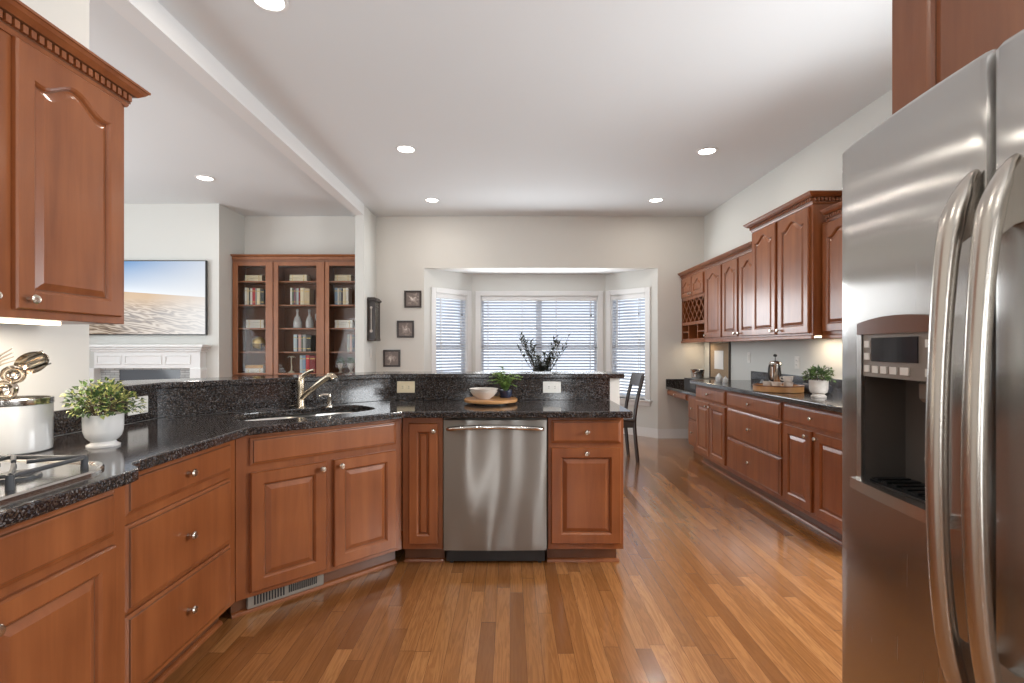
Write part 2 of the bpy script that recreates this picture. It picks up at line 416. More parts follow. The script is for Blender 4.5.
def offset_path(path, o):
    out = []
    P = [Vector(p) for p in path]
    for i, p in enumerate(P):
        ds = []
        if i > 0: ds.append((P[i]-P[i-1]).normalized())
        if i < len(P)-1: ds.append((P[i+1]-P[i]).normalized())
        ns = [Vector((d.y, -d.x)) for d in ds]
        if len(ns) == 1: out.append(p + ns[0]*o)
        else:
            m = (ns[0]+ns[1]).normalized(); out.append(p + m*(o/max(0.2, m.dot(ns[0]))))
    return [(v.x, v.y) for v in out]
def strip(path, o1, o2):
    return offset_path(path, o1) + offset_path(path, o2)[::-1]
def sweep(bm, prof, path, mi=0, dark=()):
    """closed profile (outward, z) along a flat path; outward is the right hand of travel"""
    cols = [offset_path(path, o) for o, z in prof]
    n = len(prof); rings = [[bm.verts.new((cols[k][i][0], cols[k][i][1], prof[k][1])) for k in range(n)] for i in range(len(path))]
    for a, b in zip(rings, rings[1:]):
        for k in range(n):
            f = bm.faces.new((a[k], a[(k+1) % n], b[(k+1) % n], b[k])); f.material_index = 1 if k in dark else mi
    bm.faces.new(rings[0][::-1]).material_index = mi; bm.faces.new(rings[-1]).material_index = mi
    bmesh.ops.recalc_face_normals(bm, faces=bm.faces)
def rings_fill(bm, rings, mi=0, back=True, dark_rings=()):  # listed rings take the darker second material
    vr = [[bm.verts.new(p) for p in r] for r in rings]
    n = len(vr[0])
    for q, (a, b) in enumerate(zip(vr, vr[1:])):
        for k in range(n):
            bm.faces.new((a[k], a[(k+1) % n], b[(k+1) % n], b[k])).material_index = 1 if q in dark_rings else mi
    bm.faces.new(vr[-1]).material_index = mi
    if back: bm.faces.new(vr[0][::-1]).material_index = mi
    return [v for r in vr for v in r]
def leaf(bm, p, d, up, L, w, mi=0, fold=0.25):
    d = Vector(d).normalized(); up = Vector(up); s = d.cross(up)
    if s.length < 1e-4: s = d.cross(Vector((1, 0.2, 0)))
    s.normalize(); u = s.cross(d)
    p = Vector(p)
    a = bm.verts.new(p); t = bm.verts.new(p + d*L - u*L*0.12)
    m1 = bm.verts.new(p + d*L*0.45 + u*L*0.05)
    l = bm.verts.new(p + d*L*0.45 + s*w*0.5 + u*w*fold); r = bm.verts.new(p + d*L*0.45 - s*w*0.5 + u*w*fold)
    for f in ((a, m1, l), (a, r, m1), (m1, t, l), (m1, r, t)):
        bm.faces.new(f).material_index = mi

def obj(name, bm, mats, parent=None, smooth=False, loc=None, rot=None, bevel=0, recalc=False):
    if recalc: bmesh.ops.recalc_face_normals(bm, faces=bm.faces)
    me = bpy.data.meshes.new(name); bm.to_mesh(me); bm.free()
    if not isinstance(mats, (list, tuple)): mats = [mats]
    for m in mats: me.materials.append(m)
    o = bpy.data.objects.new(name, me); COL.objects.link(o)
    if parent: o.parent = parent
    if loc is not None: o.location = loc
    if rot is not None: o.rotation_euler = rot
    if smooth:
        for p in me.polygons: p.use_smooth = True
        try: me.set_sharp_from_angle(angle=math.radians(40))
        except Exception: pass
    if bevel > 0:
        md = o.modifiers.new('bevel', 'BEVEL'); md.width = bevel; md.segments = 3; md.limit_method = 'ANGLE'; md.angle_limit = math.radians(50)
    return o
def tag(o, label, cat, group=None):
    o['label'] = label; o['category'] = cat
    if group: o['group'] = group
    return o
def thing(name, label, cat, loc=(0, 0, 0), rz=0.0, group=None):
    o = bpy.data.objects.new(name, None); COL.objects.link(o)
    o.location = loc; o.rotation_euler = (0, 0, rz); o.empty_display_size = 0.1
    return tag(o, label, cat, group)
def struct(name, bm, m, parent=None, **kw):
    o = obj(name, bm, m, parent, **kw); o['kind'] = 'structure'; return o
def copy_tree(o, parent=None):
    c = o.copy(); COL.objects.link(c); c.parent = parent
    for ch in list(o.children): copy_tree(ch, c)
    return c
def T(x, y, z): return Matrix.Translation((x, y, z))
def R(a, ax): return Matrix.Rotation(a, 4, ax)
BM = bmesh.new

# ================================================================== THE ROOM
ZC = 3.131           # ceiling
YB = 7.05            # back wall
XR = 2.736           # right wall
XW = -1.885          # kitchen face of the wall shared with the family room

bm = BM(); box(bm, -6.4, 3.2, -3.1, 7.05, -0.1, 0)
prism(bm, [(-1.21, 7.05), (2.083, 7.05), (1.47, 7.66), (-0.587, 7.66)], -0.1, 0.0)
struct('floor', bm, M['floor'])
bm = BM(); box(bm, -6.4, 3.2, -3.1, 7.2, ZC, ZC+0.1); struct('ceiling', bm, M['ceiling'])
# back wall with the bay opening
bm = BM()
box(bm, -6.4, -1.21, YB, YB+0.14, 0, ZC); box(bm, 2.083, 3.0, YB, YB+0.14, 0, ZC); box(bm, -1.21, 2.083, YB, YB+0.14, 2.403, ZC)
struct('wall_back', bm, M['wall'])
bm = BM(); box(bm, XR, XR+0.14, 1.27, 1.60, 0, ZC); box(bm, XR, XR+0.14, 2.90, YB, 0, ZC); box(bm, XR, XR+0.14, 1.60, 2.90, 0, 1.0); box(bm, XR, XR+0.14, 1.60, 2.90, 2.2, ZC)  # window opening made up for the counter fill lamp
struct('wall_right', bm, M['wall_cool'])
bm = BM(); box(bm, 1.60, 1.72, -3.0, -2.15, 0, ZC); box(bm, 1.60, 1.72, -0.35, 1.27, 0, ZC); box(bm, 1.60, 1.72, -2.15, -0.35, 2.4, ZC); box(bm, 1.72, XR, 1.27, 1.39, 0, ZC); struct('wall_pantry', bm, M['wall_cool'])  # doorway made up for the side fill lamp
# unseen rear wall; its openings are added for the fill lamps
bm = BM()
for (x0, x1, z0, z1) in ((-6.4, -5.5, 0, ZC), (-5.5, -2.9, 2.6, ZC), (-5.5, -2.9, 0, 0.4), (-2.9, -0.80, 0, ZC), (-0.80, -0.44, 2.5, ZC), (-0.80, -0.44, 0, 0.6), (-0.44, 0.77, 0, ZC), (0.77, 1.13, 2.5, ZC), (0.77, 1.13, 0, 0.6), (1.13, 3.0, 0, ZC)):
    box(bm, x0, x1, -3.14, -3.0, z0, z1)
struct('wall_rear', bm, plain('umber_darkened_wall', (0.20, 0.15, 0.11), 0.8))  # coloured dark so the steel reflects a dimmer room
bm = BM(); box(bm, -6.4, -6.26, -3.0, 1.2, 0, ZC); box(bm, -6.4, -6.26, 4.8, YB, 0, ZC); box(bm, -6.4, -6.26, 1.2, 4.8, 2.6, ZC); box(bm, -6.4, -6.26, 1.2, 4.8, 0, 0.4)  # opening made up for the family room fill lamp
struct('wall_left', bm, M['wall_cool'])
bm = BM(); box(bm, XW-0.12, XW, -3.0, 2.24, 0, ZC); struct('wall_kitchen', bm, M['wall'])
bm = BM(); box(bm, XW-0.12, XW, 6.466, YB, 0, ZC, 0.004); struct('wall_wing', bm, M['wall_cool'])
bm = BM(); box(bm, XW-0.12, XW, 2.24, 6.466, 2.99, ZC); struct('trim_1', bm, M['white'])
bm = BM(); box(bm, -6.26, -3.743, 6.431, YB, 0, ZC); struct('wall_chimney', bm, M['wall_cool'])

# bay: three walls with a window each
BAY = [((-1.21, 7.05), (-0.577, 7.653)), ((-0.577, 7.653), (1.46, 7.653)), ((1.46, 7.653), (2.083, 7.05))]
bm = BM(); prism(bm, [(-1.21, 7.189), (2.083, 7.189), (1.60, 7.85), (-0.70, 7.85)], 2.403, 2.50)
struct('ceiling_bay', bm, M['white'])
ZS, ZT = 0.53, 2.071
def bay_wall(k, a, b, u0, u1, wall_name):
    a = Vector(a); b = Vector(b); L = (b-a).length; ang = math.atan2(b.y-a.y, b.x-a.x)
    e = 0.09 if k != 2 else 0.0
    bm = BM()
    l0 = -0.0; l1 = L
    box(bm, l0, u0, 0, 0.14, 0, 2.403); box(bm, u1, l1, 0, 0.14, 0, 2.403)
    box(bm, u0, u1, 0, 0.14, 0, ZS); box(bm, u0, u1, 0, 0.14, ZT, 2.403)
    o = struct(wall_name, bm, M['wall_cool'], loc=(a.x, a.y, 0), rot=(0, 0, ang))
    # window: casing, sashes, sill, panes
    bm = BM(); c = 0.075
    for (x0, x1, z0, z1) in ((u0-c, u0, ZS, ZT+c), (u1, u1+c, ZS, ZT+c), (u0, u1, ZT, ZT+c)):
        box(bm, x0, x1, -0.016, 0.0, z0, z1, 0.004)
        
    for (x0, x1, z0, z1) in ((u0, u0+0.012, ZS, ZT), (u1-0.012, u1, ZS, ZT), (u0, u1, ZT-0.012, ZT)):
        box(bm, x0, x1, 0.0, 0.14, z0, z1)
    w = struct('window_%d' % k, bm, M['white'], loc=(a.x, a.y, 0), rot=(0, 0, ang))
    bm = BM(); box(bm, u0-c-0.03, u1+c+0.03, -0.05, 0.14, ZS-0.025, ZS, 0.006); box(bm, u0-c, u1+c, -0.016, 0, ZS-0.085, ZS-0.025, 0.003)
    struct('window_sill', bm, M['white'], w)
    bm = BM(); zm = (ZS+ZT)/2
    n = 1 if k != 2 else 2
    wd = (u1-u0)/n
    for i in range(n):
        x0 = u0+i*wd; x1 = x0+wd
        for (z0, z1, y0) in ((ZS, zm+0.02, 0.075), (zm-0.02, ZT, 0.10)):
            box(bm, x0, x0+0.045, y0, y0+0.025, z0, z1); box(bm, x1-0.045, x1, y0, y0+0.025, z0, z1)
            box(bm, x0, x1, y0, y0+0.025, z0, z0+0.045); box(bm, x0, x1, y0, y0+0.025, z1-0.045, z1)
    struct('window_sash', bm, M['white'], w)
    bm = BM()
    box(bm, u0+0.04, u1-0.04, 0.086, 0.089, ZS+0.04, zm); box(bm, u0+0.04, u1-0.04, 0.111, 0.114, zm, ZT-0.04)
    struct('window_pane', bm, M['glass'], w)
    return a, ang, L
# side windows run t .137-.537 of the leg in x
La = math.hypot(0.633, 0.603)
bay1 = bay_wall(1, *BAY[0], 0.195, 0.775, 'wall_bay_left')
bay2 = bay_wall(2, *BAY[1], 0.125, 1.924, 'wall_bay_back')
bay3 = bay_wall(3, *BAY[2], La-0.775, La-0.195, 'wall_bay_right')

# baseboards
def baseboard(name, path):
    bm = BM()
    sweep(bm, [(0, 0), (0.016, 0), (0.016, 0.105), (0.010, 0.125), (0.004, 0.135), (0, 0.135)], path)
    return struct(name, bm, M['white'])
baseboard('baseboard_back', [(2.195+0.5, YB-0.001), (2.083, YB-0.001), (1.46, 7.652), (-0.577, 7.652), (-1.21, YB-0.001), (XW, YB-0.001)][::1])
baseboard('baseboard_chimney', [(-3.742, 6.43), (-4.0, 6.43)])

# outside: pale patio seen between the slats
bm = BM(); box(bm, -14, 14, 8.2, 30, -0.5, -0.4); g = struct('ground_outside', bm, M['ground'])

# ------------------------------------------------------------------ blinds
def blind(a, ang, u0, u1, label, wand_u):
    w = u1-u0-0.03
    t = thing('window_blind', label, 'blind', (a.x + math.cos(ang)*(u0+0.015), a.y + math.sin(ang)*(u0+0.015), 0), ang, 'white slatted blinds in the bay')
    bm = BM(); box(bm, 0, w, 0.002, 0.058, ZT-0.075, ZT-0.013, 0.005); obj('headrail', bm, M['white'], t)
    bm = BM(); z = ZT-0.10; tilt = math.radians(-36)
    while z > ZS+0.06:
        m = T(0, 0.032, z) @ R(tilt, 'X')
        vs = [bm.verts.new((x, y, 0.003*math.cos(y/0.025*PI/2))) for x in (0.002, w-0.002) for y in (-0.025, -0.009, 0.009, 0.025)]
        bmesh.ops.transform(bm, matrix=m, verts=vs)
        for i in range(3): bm.faces.new((vs[i], vs[i+4], vs[i+5], vs[i+1]))
        z -= 0.0445
    geo = bmesh.ops.solidify(bm, geom=list(bm.faces), thickness=0.0025)
    obj('slats', bm, M['slat'], t)
    bm = BM(); box(bm, 0, w, 0.012, 0.052, ZS+0.012, ZS+0.034, 0.004); obj('bottom_rail', bm, M['white'], t)
    bm = BM()
    n = 2 if w < 1 else 4
    for i in range(n):
        x = 0.10 + (w-0.20)*i/(n-1)
        for y in (0.008, 0.056): box(bm, x-0.004, x+0.004, y-0.0007, y+0.0007, ZS+0.03, ZT-0.07)
    obj('ladder_tape', bm, M['white'], t)
    bm = BM(); tube(bm, [(wand_u, -0.004, ZT-0.08), (wand_u, -0.007, ZT-0.80)], 0.005, 8); obj('tilt_wand', bm, M['white'], t)
    bm = BM(); xc = w-0.09
    tube(bm, [(xc, -0.003, ZT-0.08), (xc, -0.006, ZT-0.28)], 0.0018, 6); lathe(bm, [(0.002, 0.0), (0.008, -0.012), (0.009, -0.03), (0.0, -0.034)], (xc, -0.006, ZT-0.28), 8)
    obj('lift_cord', bm, M['dgrey'], t)
    return t
blind(bay1[0], bay1[1], 0.195, 0.775, 'narrow slatted blind in the bay window on the wall-clock side', 0.07)
blind(bay2[0], bay2[1], 0.125, 1.924, 'wide white slatted blind on the large middle bay window', 0.10)
blind(bay3[0], bay3[1], La-0.775, La-0.195, 'narrow slatted blind in the bay window beside the dining chair', 0.09)

# ================================================================== CABINETS
def ring_pts(x0, x1, z0, z1, y, arch=0.0, K=17, ins=0.0):
    """closed outline, counter-clockwise seen from the front (-y)"""
    pts = [(x0+ins, y, z0+ins), (x1-ins, y, z0+ins)]
    for k in range(K):
        s = 1-2*k/(K-1)
        xx = (x0+x1)/2 + s*((x1-x0)/2-ins)
        a = 0.0
        if arch:
            q = min(1.0, abs(s)/0.86)
            a = arch*(0.5+0.5*math.cos(PI*q)) + arch*0.10*max(0, (abs(s)-0.80)/0.2)
        pts.append((xx, y, z1-ins+a))
    return pts
def door_mesh(x0, x1, z0, z1, arch=0.0, stile=0.056):
    """raised panel door, back at y=0, face at y=-0.020"""
    bm = BM()
    ix0, ix1, iz0, iz1 = x0+stile, x1-stile, z0+stile, z1-stile-arch
    r = [ring_pts(x0, x1, z0, z1, 0.0), ring_pts(x0, x1, z0, z1, -0.014), ring_pts(x0, x1, z0, z1, -0.020, ins=0.005),
         ring_pts(ix0, ix1, iz0, iz1, -0.020, arch), ring_pts(ix0, ix1, iz0, iz1, -0.0175, arch, ins=0.003), ring_pts(ix0, ix1, iz0, iz1, -0.0145, arch, ins=0.007),
         ring_pts(ix0, ix1, iz0, iz1, -0.007, arch, ins=0.011), ring_pts(ix0, ix1, iz0, iz1, -0.007, arch, ins=0.014),
         ring_pts(ix0, ix1, iz0, iz1, -0.0165, arch, ins=min(0.036, (ix1-ix0)*0.32)), ring_pts(ix0, ix1, iz0, iz1, -0.0165, arch, ins=min(0.038, (ix1-ix0)*0.34))]
    rings_fill(bm, r, dark_rings=(6,))
    return bm
def drawer_mesh(x0, x1, z0, z1):
    bm = BM()
    r = [ring_pts(x0, x1, z0, z1, 0.0), ring_pts(x0, x1, z0, z1, -0.010), ring_pts(x0, x1, z0, z1, -0.013, ins=0.006), ring_pts(x0, x1, z0, z1, -0.0145, ins=0.011),
         ring_pts(x0, x1, z0, z1, -0.019, ins=0.014), ring_pts(x0, x1, z0, z1, -0.020, ins=0.018)]
    rings_fill(bm, r, dark_rings=(3,))
    return bm
def knob(parent, x, z, y=-0.020):
    bm = BM(); lathe(bm, [(0.0075, 0), (0.0065, 0.004), (0.0055, 0.013), (0.009, 0.017), (0.0145, 0.021), (0.0155, 0.026), (0.012, 0.031), (0.0, 0.033)], seg=16, mat=T(x, y, z) @ R(PI/2, 'X'))
    return obj('knob', bm, M['nickel'], parent, smooth=True)
def cabinet(name, label, loc, rz, w, depth, z0, z1, doors=(), drawers=(), toe=True, hollow=False, cat='cabinet', group=None, light_rail=False, toe_right=0.0):
    """local frame: x along the face, y into the cabinet, face frame at y=0"""
    t = thing(name, label, cat, loc, rz, group)
    bm = BM()
    if hollow:      # open top: the sink bowls hang inside
        box(bm, 0, w, 0, 0.020, 0.10, z1, 0.002); box(bm, 0, 0.018, 0.020, depth, 0.10, 0.66); box(bm, w-0.018, w, 0.020, depth, 0.10, 0.66); box(bm, 0.018, w-0.018, 0.020, depth, 0.10, 0.12)
    else: box(bm, 0, w, 0, depth, z0 + (0.10 if toe else 0), z1, 0.002)
    obj('body', bm, M['wood'], t)
    if toe:
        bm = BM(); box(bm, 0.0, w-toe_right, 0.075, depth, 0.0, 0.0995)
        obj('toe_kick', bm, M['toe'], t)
        bm = BM(); q = [(0.0, 0.0)] + [(0.075-0.019*math.cos(a), 0.019*math.sin(a)) for a in [0, PI/8, PI/4, 3*PI/8, PI/2]]
        e = w-toe_right+(0.012 if toe_right else 0)
        pr = [(0.0745, 0.0), (0.056, 0.0), (0.057, 0.007), (0.062, 0.014), (0.0685, 0.018), (0.0745, 0.019)]
        a = [bm.verts.new((0, p[0], p[1])) for p in pr]; b = [bm.verts.new((e, p[0], p[1])) for p in pr]
        for k in range(6): bm.faces.new((a[k], a[(k+1) % 6], b[(k+1) % 6], b[k]))
        bm.faces.new(a[::-1]); bm.faces.new(b)
        obj('shoe_molding', bm, M['wood'], t, recalc=True)
    if light_rail:
        bm = BM(); box(bm, 0, w, -0.012, 0.012, z0-0.03, z0, 0.004); obj('light_rail', bm, M['wood'], t)
    for d in doors:
        dm = obj('door', door_mesh(*d['r'], arch=d.get('arch', 0.0), stile=d.get('stile', 0.056)), [M['wood'], M['toe']], t, loc=(0, -0.0005, 0))
        if 'k' in d: knob(dm, *d['k'])
    for d in drawers:
        dm = obj('drawer', drawer_mesh(*d['r']), [M['wood'], M['toe']], t, loc=(0, -0.0005, 0))
        for k in d.get('k', ()): knob(dm, *k)
    return t
DZ = [(0.724, 0.855), (0.405, 0.690), (0.125, 0.392)]
# --- the run facing right (+x): cooktop cabinet and drawer stack
HP = PI/2
DL = 0.56
cabinet('base_cabinet', 'base cabinet under the gas cooktop, with false drawer front', (-1.192, 0.62, 0), HP, 0.93, 0.66, 0, 0.874,
        doors=[dict(r=(0.03, 0.445, 0.125, 0.688), k=(0.405, 0.64)), dict(r=(0.462, 0.873, 0.125, 0.688), k=(0.50, 0.64))],
        drawers=[dict(r=(0.03, 0.873, 0.715, 0.853))])
cabinet('drawer_cabinet', 'three-drawer base cabinet beside the cooktop cabinet', (-1.27, 1.56, 0), HP, 0.75, 0.58, 0, 0.874,
        drawers=[dict(r=(0.075, 0.690, *z), k=[(0.383, (z[0]+z[1])/2+0.0)]) for z in DZ])
# --- corner sink base, turned 43.6 degrees
TH = math.atan2(0.61, 0.64)
A = (-1.27, 2.312)
cabinet('sink_cabinet', 'angled corner sink base with two raised panel doors', (*A, 0), TH, 0.882, 0.50, 0, 0.872, hollow=True,
        doors=[dict(r=(0.060, 0.425, 0.125, 0.688), k=(0.395, 0.655)), dict(r=(0.465, 0.835, 0.125, 0.688), k=(0.497, 0.655))],
        drawers=[dict(r=(0.060, 0.835, 0.722, 0.853))])
# --- the straight run facing the camera
cabinet('narrow_cabinet', 'narrow base cabinet between the sink base and the dishwasher', (-0.628, 2.92, 0), 0, 0.236, 0.54, 0, 0.874,
        doors=[dict(r=(0.039, 0.209, 0.135, 0.838), k=(0.185, 0.795), stile=0.048)])
cabinet('base_cabinet', 'base cabinet at the peninsula end, one drawer over one door', (0.2215, 2.92, 0), 0, 0.441, 0.54, 0, 0.874, toe_right=0.025,
        doors=[dict(r=(0.018, 0.425, 0.137, 0.697), k=(0.222, 0.665))],
        drawers=[dict(r=(0.018, 0.425, 0.722, 0.857), k=[(0.222, 0.787)])])

# floor register in the toe kick of the sink base
bm = BM()
c, s = math.cos(TH), math.sin(TH)
t = thing('floor_register', 'metal heating register in the sink base toe kick', 'vent', (A[0]-0.0*c, A[1], 0), TH)
bm = BM(); box(bm, 0.065, 0.44, 0.050, 0.0735, 0.020, 0.094, 0.004); obj('faceplate', bm, M['vent'], t)
bm = BM()
for i in range(11): box(bm, 0.095+i*0.0135, 0.102+i*0.0135, 0.0485, 0.051, 0.035, 0.082)
for i in range(14): box(bm, 0.258+i*0.0105, 0.2645+i*0.0105, 0.0485, 0.051, 0.040, 0.080)
obj('grille_slots', bm, M['black'], t)

# ------------------------------------------------------------------ dishwasher
t = thing('dishwasher', 'stainless steel dishwasher with bowed bar handle', 'dishwasher', (-0.388, 2.92, 0))
bm = BM(); box(bm, 0, 0.605, 0.002, 0.55, 0.10, 0.868); obj('tub', bm, M['dgrey'], t)
bm = BM(); xs = [0.003+0.597*i/24 for i in range(25)]
def dw_front(x, z):
    u = (x-0.3)/0.3
    return -0.022 - 0.010*(1-u*u)
rows = [(0.095, 0.0), (0.100, 0.6), (0.14, 1), (0.45, 1), (0.78, 1), (0.857, 1), (0.868, 0.5)]
gr = [[bm.verts.new((x, -0.004+(dw_front(x, z)+0.004)*k, z)) for x in xs] for z, k in rows]
for a, b in zip(gr, gr[1:]):
    for i in range(24): bm.faces.new((a[i], a[i+1], b[i+1], b[i]))
bk = [[bm.verts.new((x, 0.001, z)) for x in xs] for z, k in (rows[0], rows[-1])]
for i in range(24):
    bm.faces.new((bk[0][i], bk[0][i+1], gr[0][i+1], gr[0][i])); bm.faces.new((gr[-1][i], gr[-1][i+1], bk[1][i+1], bk[1][i]))
for i in (0, 24):
    bm.faces.new([bk[0][i]] + [g_[i] for g_ in gr] + [bk[1][i]])
door = obj('door', bm, M['steel_h'], t, smooth=True, recalc=True)
bm = BM()
pts = spline([(0.028, -0.028, 0.806), (0.06, -0.056, 0.812), (0.18, -0.074, 0.822), (0.3, -0.079, 0.825), (0.42, -0.074, 0.822), (0.545, -0.056, 0.812), (0.577, -0.028, 0.806)], 6)
tube(bm, pts, [0.011]+[0.0135]*(len(pts)-2)+[0.011], 12)
obj('handle', bm, M['steel'], t, smooth=True)
bm = BM(); box(bm, 0.004, 0.601, -0.0, 0.06, 0.868, 0.8735); obj('control_strip', bm, M['black'], t)
bm = BM(); box(bm, 0.01, 0.595, 0.04, 0.10, 0.012, 0.10, 0.003); box(bm, 0.03, 0.05, 0.05, 0.07, 0, 0.02); box(bm, 0.555, 0.575, 0.05, 0.07, 0, 0.02); obj('toe_panel', bm, M['black'], t)

# ------------------------------------------------------------------ granite: counter, backsplash, bar
SP = [(0.694, 3.47), (-0.833, 3.47), (-1.818, 2.579), (-1.818, 2.245)]     # face of the tall backsplash
bm = BM()
def loc2w(u, v): return (A[0]+u*c-v*s, A[1]+u*s+v*c)
def sink_outline(o=0.0):
    # double bowl outline in the sink-base frame: a long rounded shape, its left bowl deeper
    pts = []
    n = 40
    for k in range(n):
        a = 2*PI*k/n
        e = 0.55
        cx = abs(math.cos(a))**e*math.copysign(1, math.cos(a)); sx = abs(math.sin(a))**e*math.copysign(1, math.sin(a))
        u = 0.442 + (0.372+o)*cx; v = 0.285 + (0.195+o)*sx
        pts.append((u, v))
    return pts
outer = [(0.700, 2.845), (0.700, 3.468), (-0.8322, 3.468), (-1.8155, 2.580), (-1.8155, 2.243), (-1.856, 2.238), (-1.856, 0.45), (-1.118, 0.45), (-1.112, 1.47), (-1.118, 1.505), (-1.135, 1.53), (-1.172, 1.555), (-1.186, 1.575), (-1.191, 1.61), (-1.191, 2.268), (-0.611, 2.828), (-0.58, 2.842)]
hole = [loc2w(u, v) for u, v in sink_outline()]
ev = []
for loop in (outer, hole):
    vs = [bm.verts.new((x, y, 0.914)) for x, y in loop]
    ev += [bm.edges.new((vs[i], vs[(i+1) % len(vs)])) for i in range(len(vs))]
r = bmesh.ops.triangle_fill(bm, use_beauty=True, use_dissolve=False, edges=ev)
top = [g_ for g_ in bm.faces]
bmesh.ops.recalc_face_normals(bm, faces=top)
if top[0].normal.z < 0: bmesh.ops.reverse_faces(bm, faces=top)
ext = bmesh.ops.extrude_face_region(bm, geom=top)
vv = [g_ for g_ in ext['geom'] if isinstance(g_, bmesh.types.BMVert)]
bmesh.ops.translate(bm, verts=vv, vec=(0, 0, -0.038))
bmesh.ops.recalc_face_normals(bm, faces=bm.faces)
o = obj('countertop', bm, M['granite'], bevel=0.007); tag(o, 'dark speckled granite countertop wrapping cooktop, sink and dishwasher', 'countertop')
bm = BM(); prism(bm, strip(SP, 0.0, 0.0195), 0.9142, 1.0645)
tag(obj('backsplash', bm, M['granite'], bevel=0.002), 'tall granite backsplash of the raised bar behind the sink', 'backsplash')
KP = [(0.765, 3.47), (-0.833, 3.47), (-1.818, 2.579), (-1.818, 2.243)]
bm = BM(); prism(bm, strip(KP, 0.02, 0.13), 0, 1.0645); struct('wall_knee', bm, M['wall'])
BT = [(0.790, 3.47), (-0.833, 3.47), (-1.818, 2.579), (-1.818, 2.243)]
bm = BM(); prism(bm, strip(BT, -0.025, 0.30), 1.065, 1.098)
tag(obj('bar_top', bm, M['granite'], bevel=0.007), 'long raised granite bar top above the backsplash', 'countertop')
bm = BM(); box(bm, XW+0.002, XW+0.024, 0.45, 2.236, 0.9145, 1.016)
tag(obj('backsplash', bm, M['granite'], bevel=0.003), 'low granite backsplash against the wall behind the utensil crock', 'backsplash')

# ------------------------------------------------------------------ sink and faucet
t = thing('sink', 'double bowl stainless undermount sink in the corner counter', 'sink', (*A, 0), TH)
def rrect(u0, u1, v0, v1, r, n=6):
    pts = []
    for (cx_, cy_, a0) in ((u1-r, v1-r, 0), (u0+r, v1-r, PI/2), (u0+r, v0+r, PI), (u1-r, v0+r, 3*PI/2)):
        for k in range(n+1):
            a = a0 + PI/2*k/n; pts.append((cx_+r*math.cos(a), cy_+r*math.sin(a)))
    return pts
bowls = [rrect(0.085, 0.445, 0.100, 0.470, 0.11), rrect(0.470, 0.800, 0.115, 0.440, 0.11)]
bm = BM(); ev = []
for loop in [sink_outline(0.012)] + bowls:
    vs = [bm.verts.new((x, y, 0.8735)) for x, y in loop]
    ev += [bm.edges.new((vs[i], vs[(i+1) % len(vs)])) for i in range(len(vs))]
bmesh.ops.triangle_fill(bm, use_beauty=True, edges=ev)
obj('rim', bm, M['satin'], t, recalc=True)
for b_, dep in zip(bowls, (0.21, 0.18)):
    bm = BM(); cu = sum(p[0] for p in b_)/len(b_); cv = sum(p[1] for p in b_)/len(b_)
    rr = []
    for k, dz in ((1.0, 0), (0.97, -0.02), (0.95, -dep+0.03), (0.88, -dep+0.005), (0.80, -dep), (0.12, -dep-0.004)):
        rr.append([(cu+(x-cu)*k, cv+(y-cv)*k, 0.8735+dz) for x, y in b_])
    rings_fill(bm, rr, back=False)
    bo = obj('bowl', bm, M['satin'], t, smooth=True)
    bm = BM(); lathe(bm, [(0.042, 0), (0.040, 0.003), (0.030, 0.001), (0.0, 0.0)], (cu, cv, 0.8735-dep-0.0035), 20); obj('drain', bm, M['steel'], bo, smooth=True)

t = thing('faucet', 'brushed nickel single lever pull-out kitchen faucet behind the sink', 'faucet', (-1.257, 3.005, 0.914))
bm = BM(); lathe(bm, [(0.031, 0), (0.031, 0.006), (0.024, 0.012), (0.022, 0.05), (0.021, 0.12), (0.023, 0.150), (0.021, 0.168), (0.0, 0.174)], seg=20)
obj('body', bm, M['warm_nickel'], t, smooth=True)
bm = BM(); pts = spline([(0.004, -0.004, 0.055), (0.04, -0.02, 0.085), (0.12, -0.05, 0.145), (0.185, -0.075, 0.187), (0.205, -0.083, 0.195), (0.223, -0.09, 0.192), (0.235, -0.094, 0.178)], 5)
tube(bm, pts, [0.016]*12+[0.017]*6+[0.021]*(len(pts)-18), 14)
obj('spout', bm, M['warm_nickel'], t, smooth=True)
bm = BM(); tube(bm, [(0.235, -0.094, 0.179), (0.240, -0.096, 0.163)], [0.0215, 0.018], 14); obj('spray_head', bm, M['dgrey'], t, smooth=True)
bm = BM(); pts = spline([(0.0, 0.0, 0.165), (0.006, 0.002, 0.186), (0.03, -0.006, 0.205), (0.065, -0.02, 0.222), (0.090, -0.03, 0.228)], 5)
tube(bm, pts, [0.016]*6+[0.013]*6+[0.010]*(len(pts)-12), 12, flat=0.6); obj('lever', bm, M['warm_nickel'], t, smooth=True)
t = thing('soap_dispenser', 'small nickel soap dispenser standing beside the faucet', 'dispenser', (-1.105, 3.06, 0.914))
bm = BM(); lathe(bm, [(0.022, 0), (0.021, 0.008), (0.013, 0.014), (0.012, 0.055), (0.014, 0.06), (0.0, 0.064)], seg=16); obj('body', bm, M['nickel'], t, smooth=True)
bm = BM(); lathe(bm, [(0.011, 0.064), (0.011, 0.082), (0, 0.085)], seg=14); tube(bm, [(0, 0, 0.076), (-0.03, -0.025, 0.078), (-0.05, -0.042, 0.068)], [0.008, 0.007, 0.006], 10); obj('pump', bm, M['nickel'], t, smooth=True)

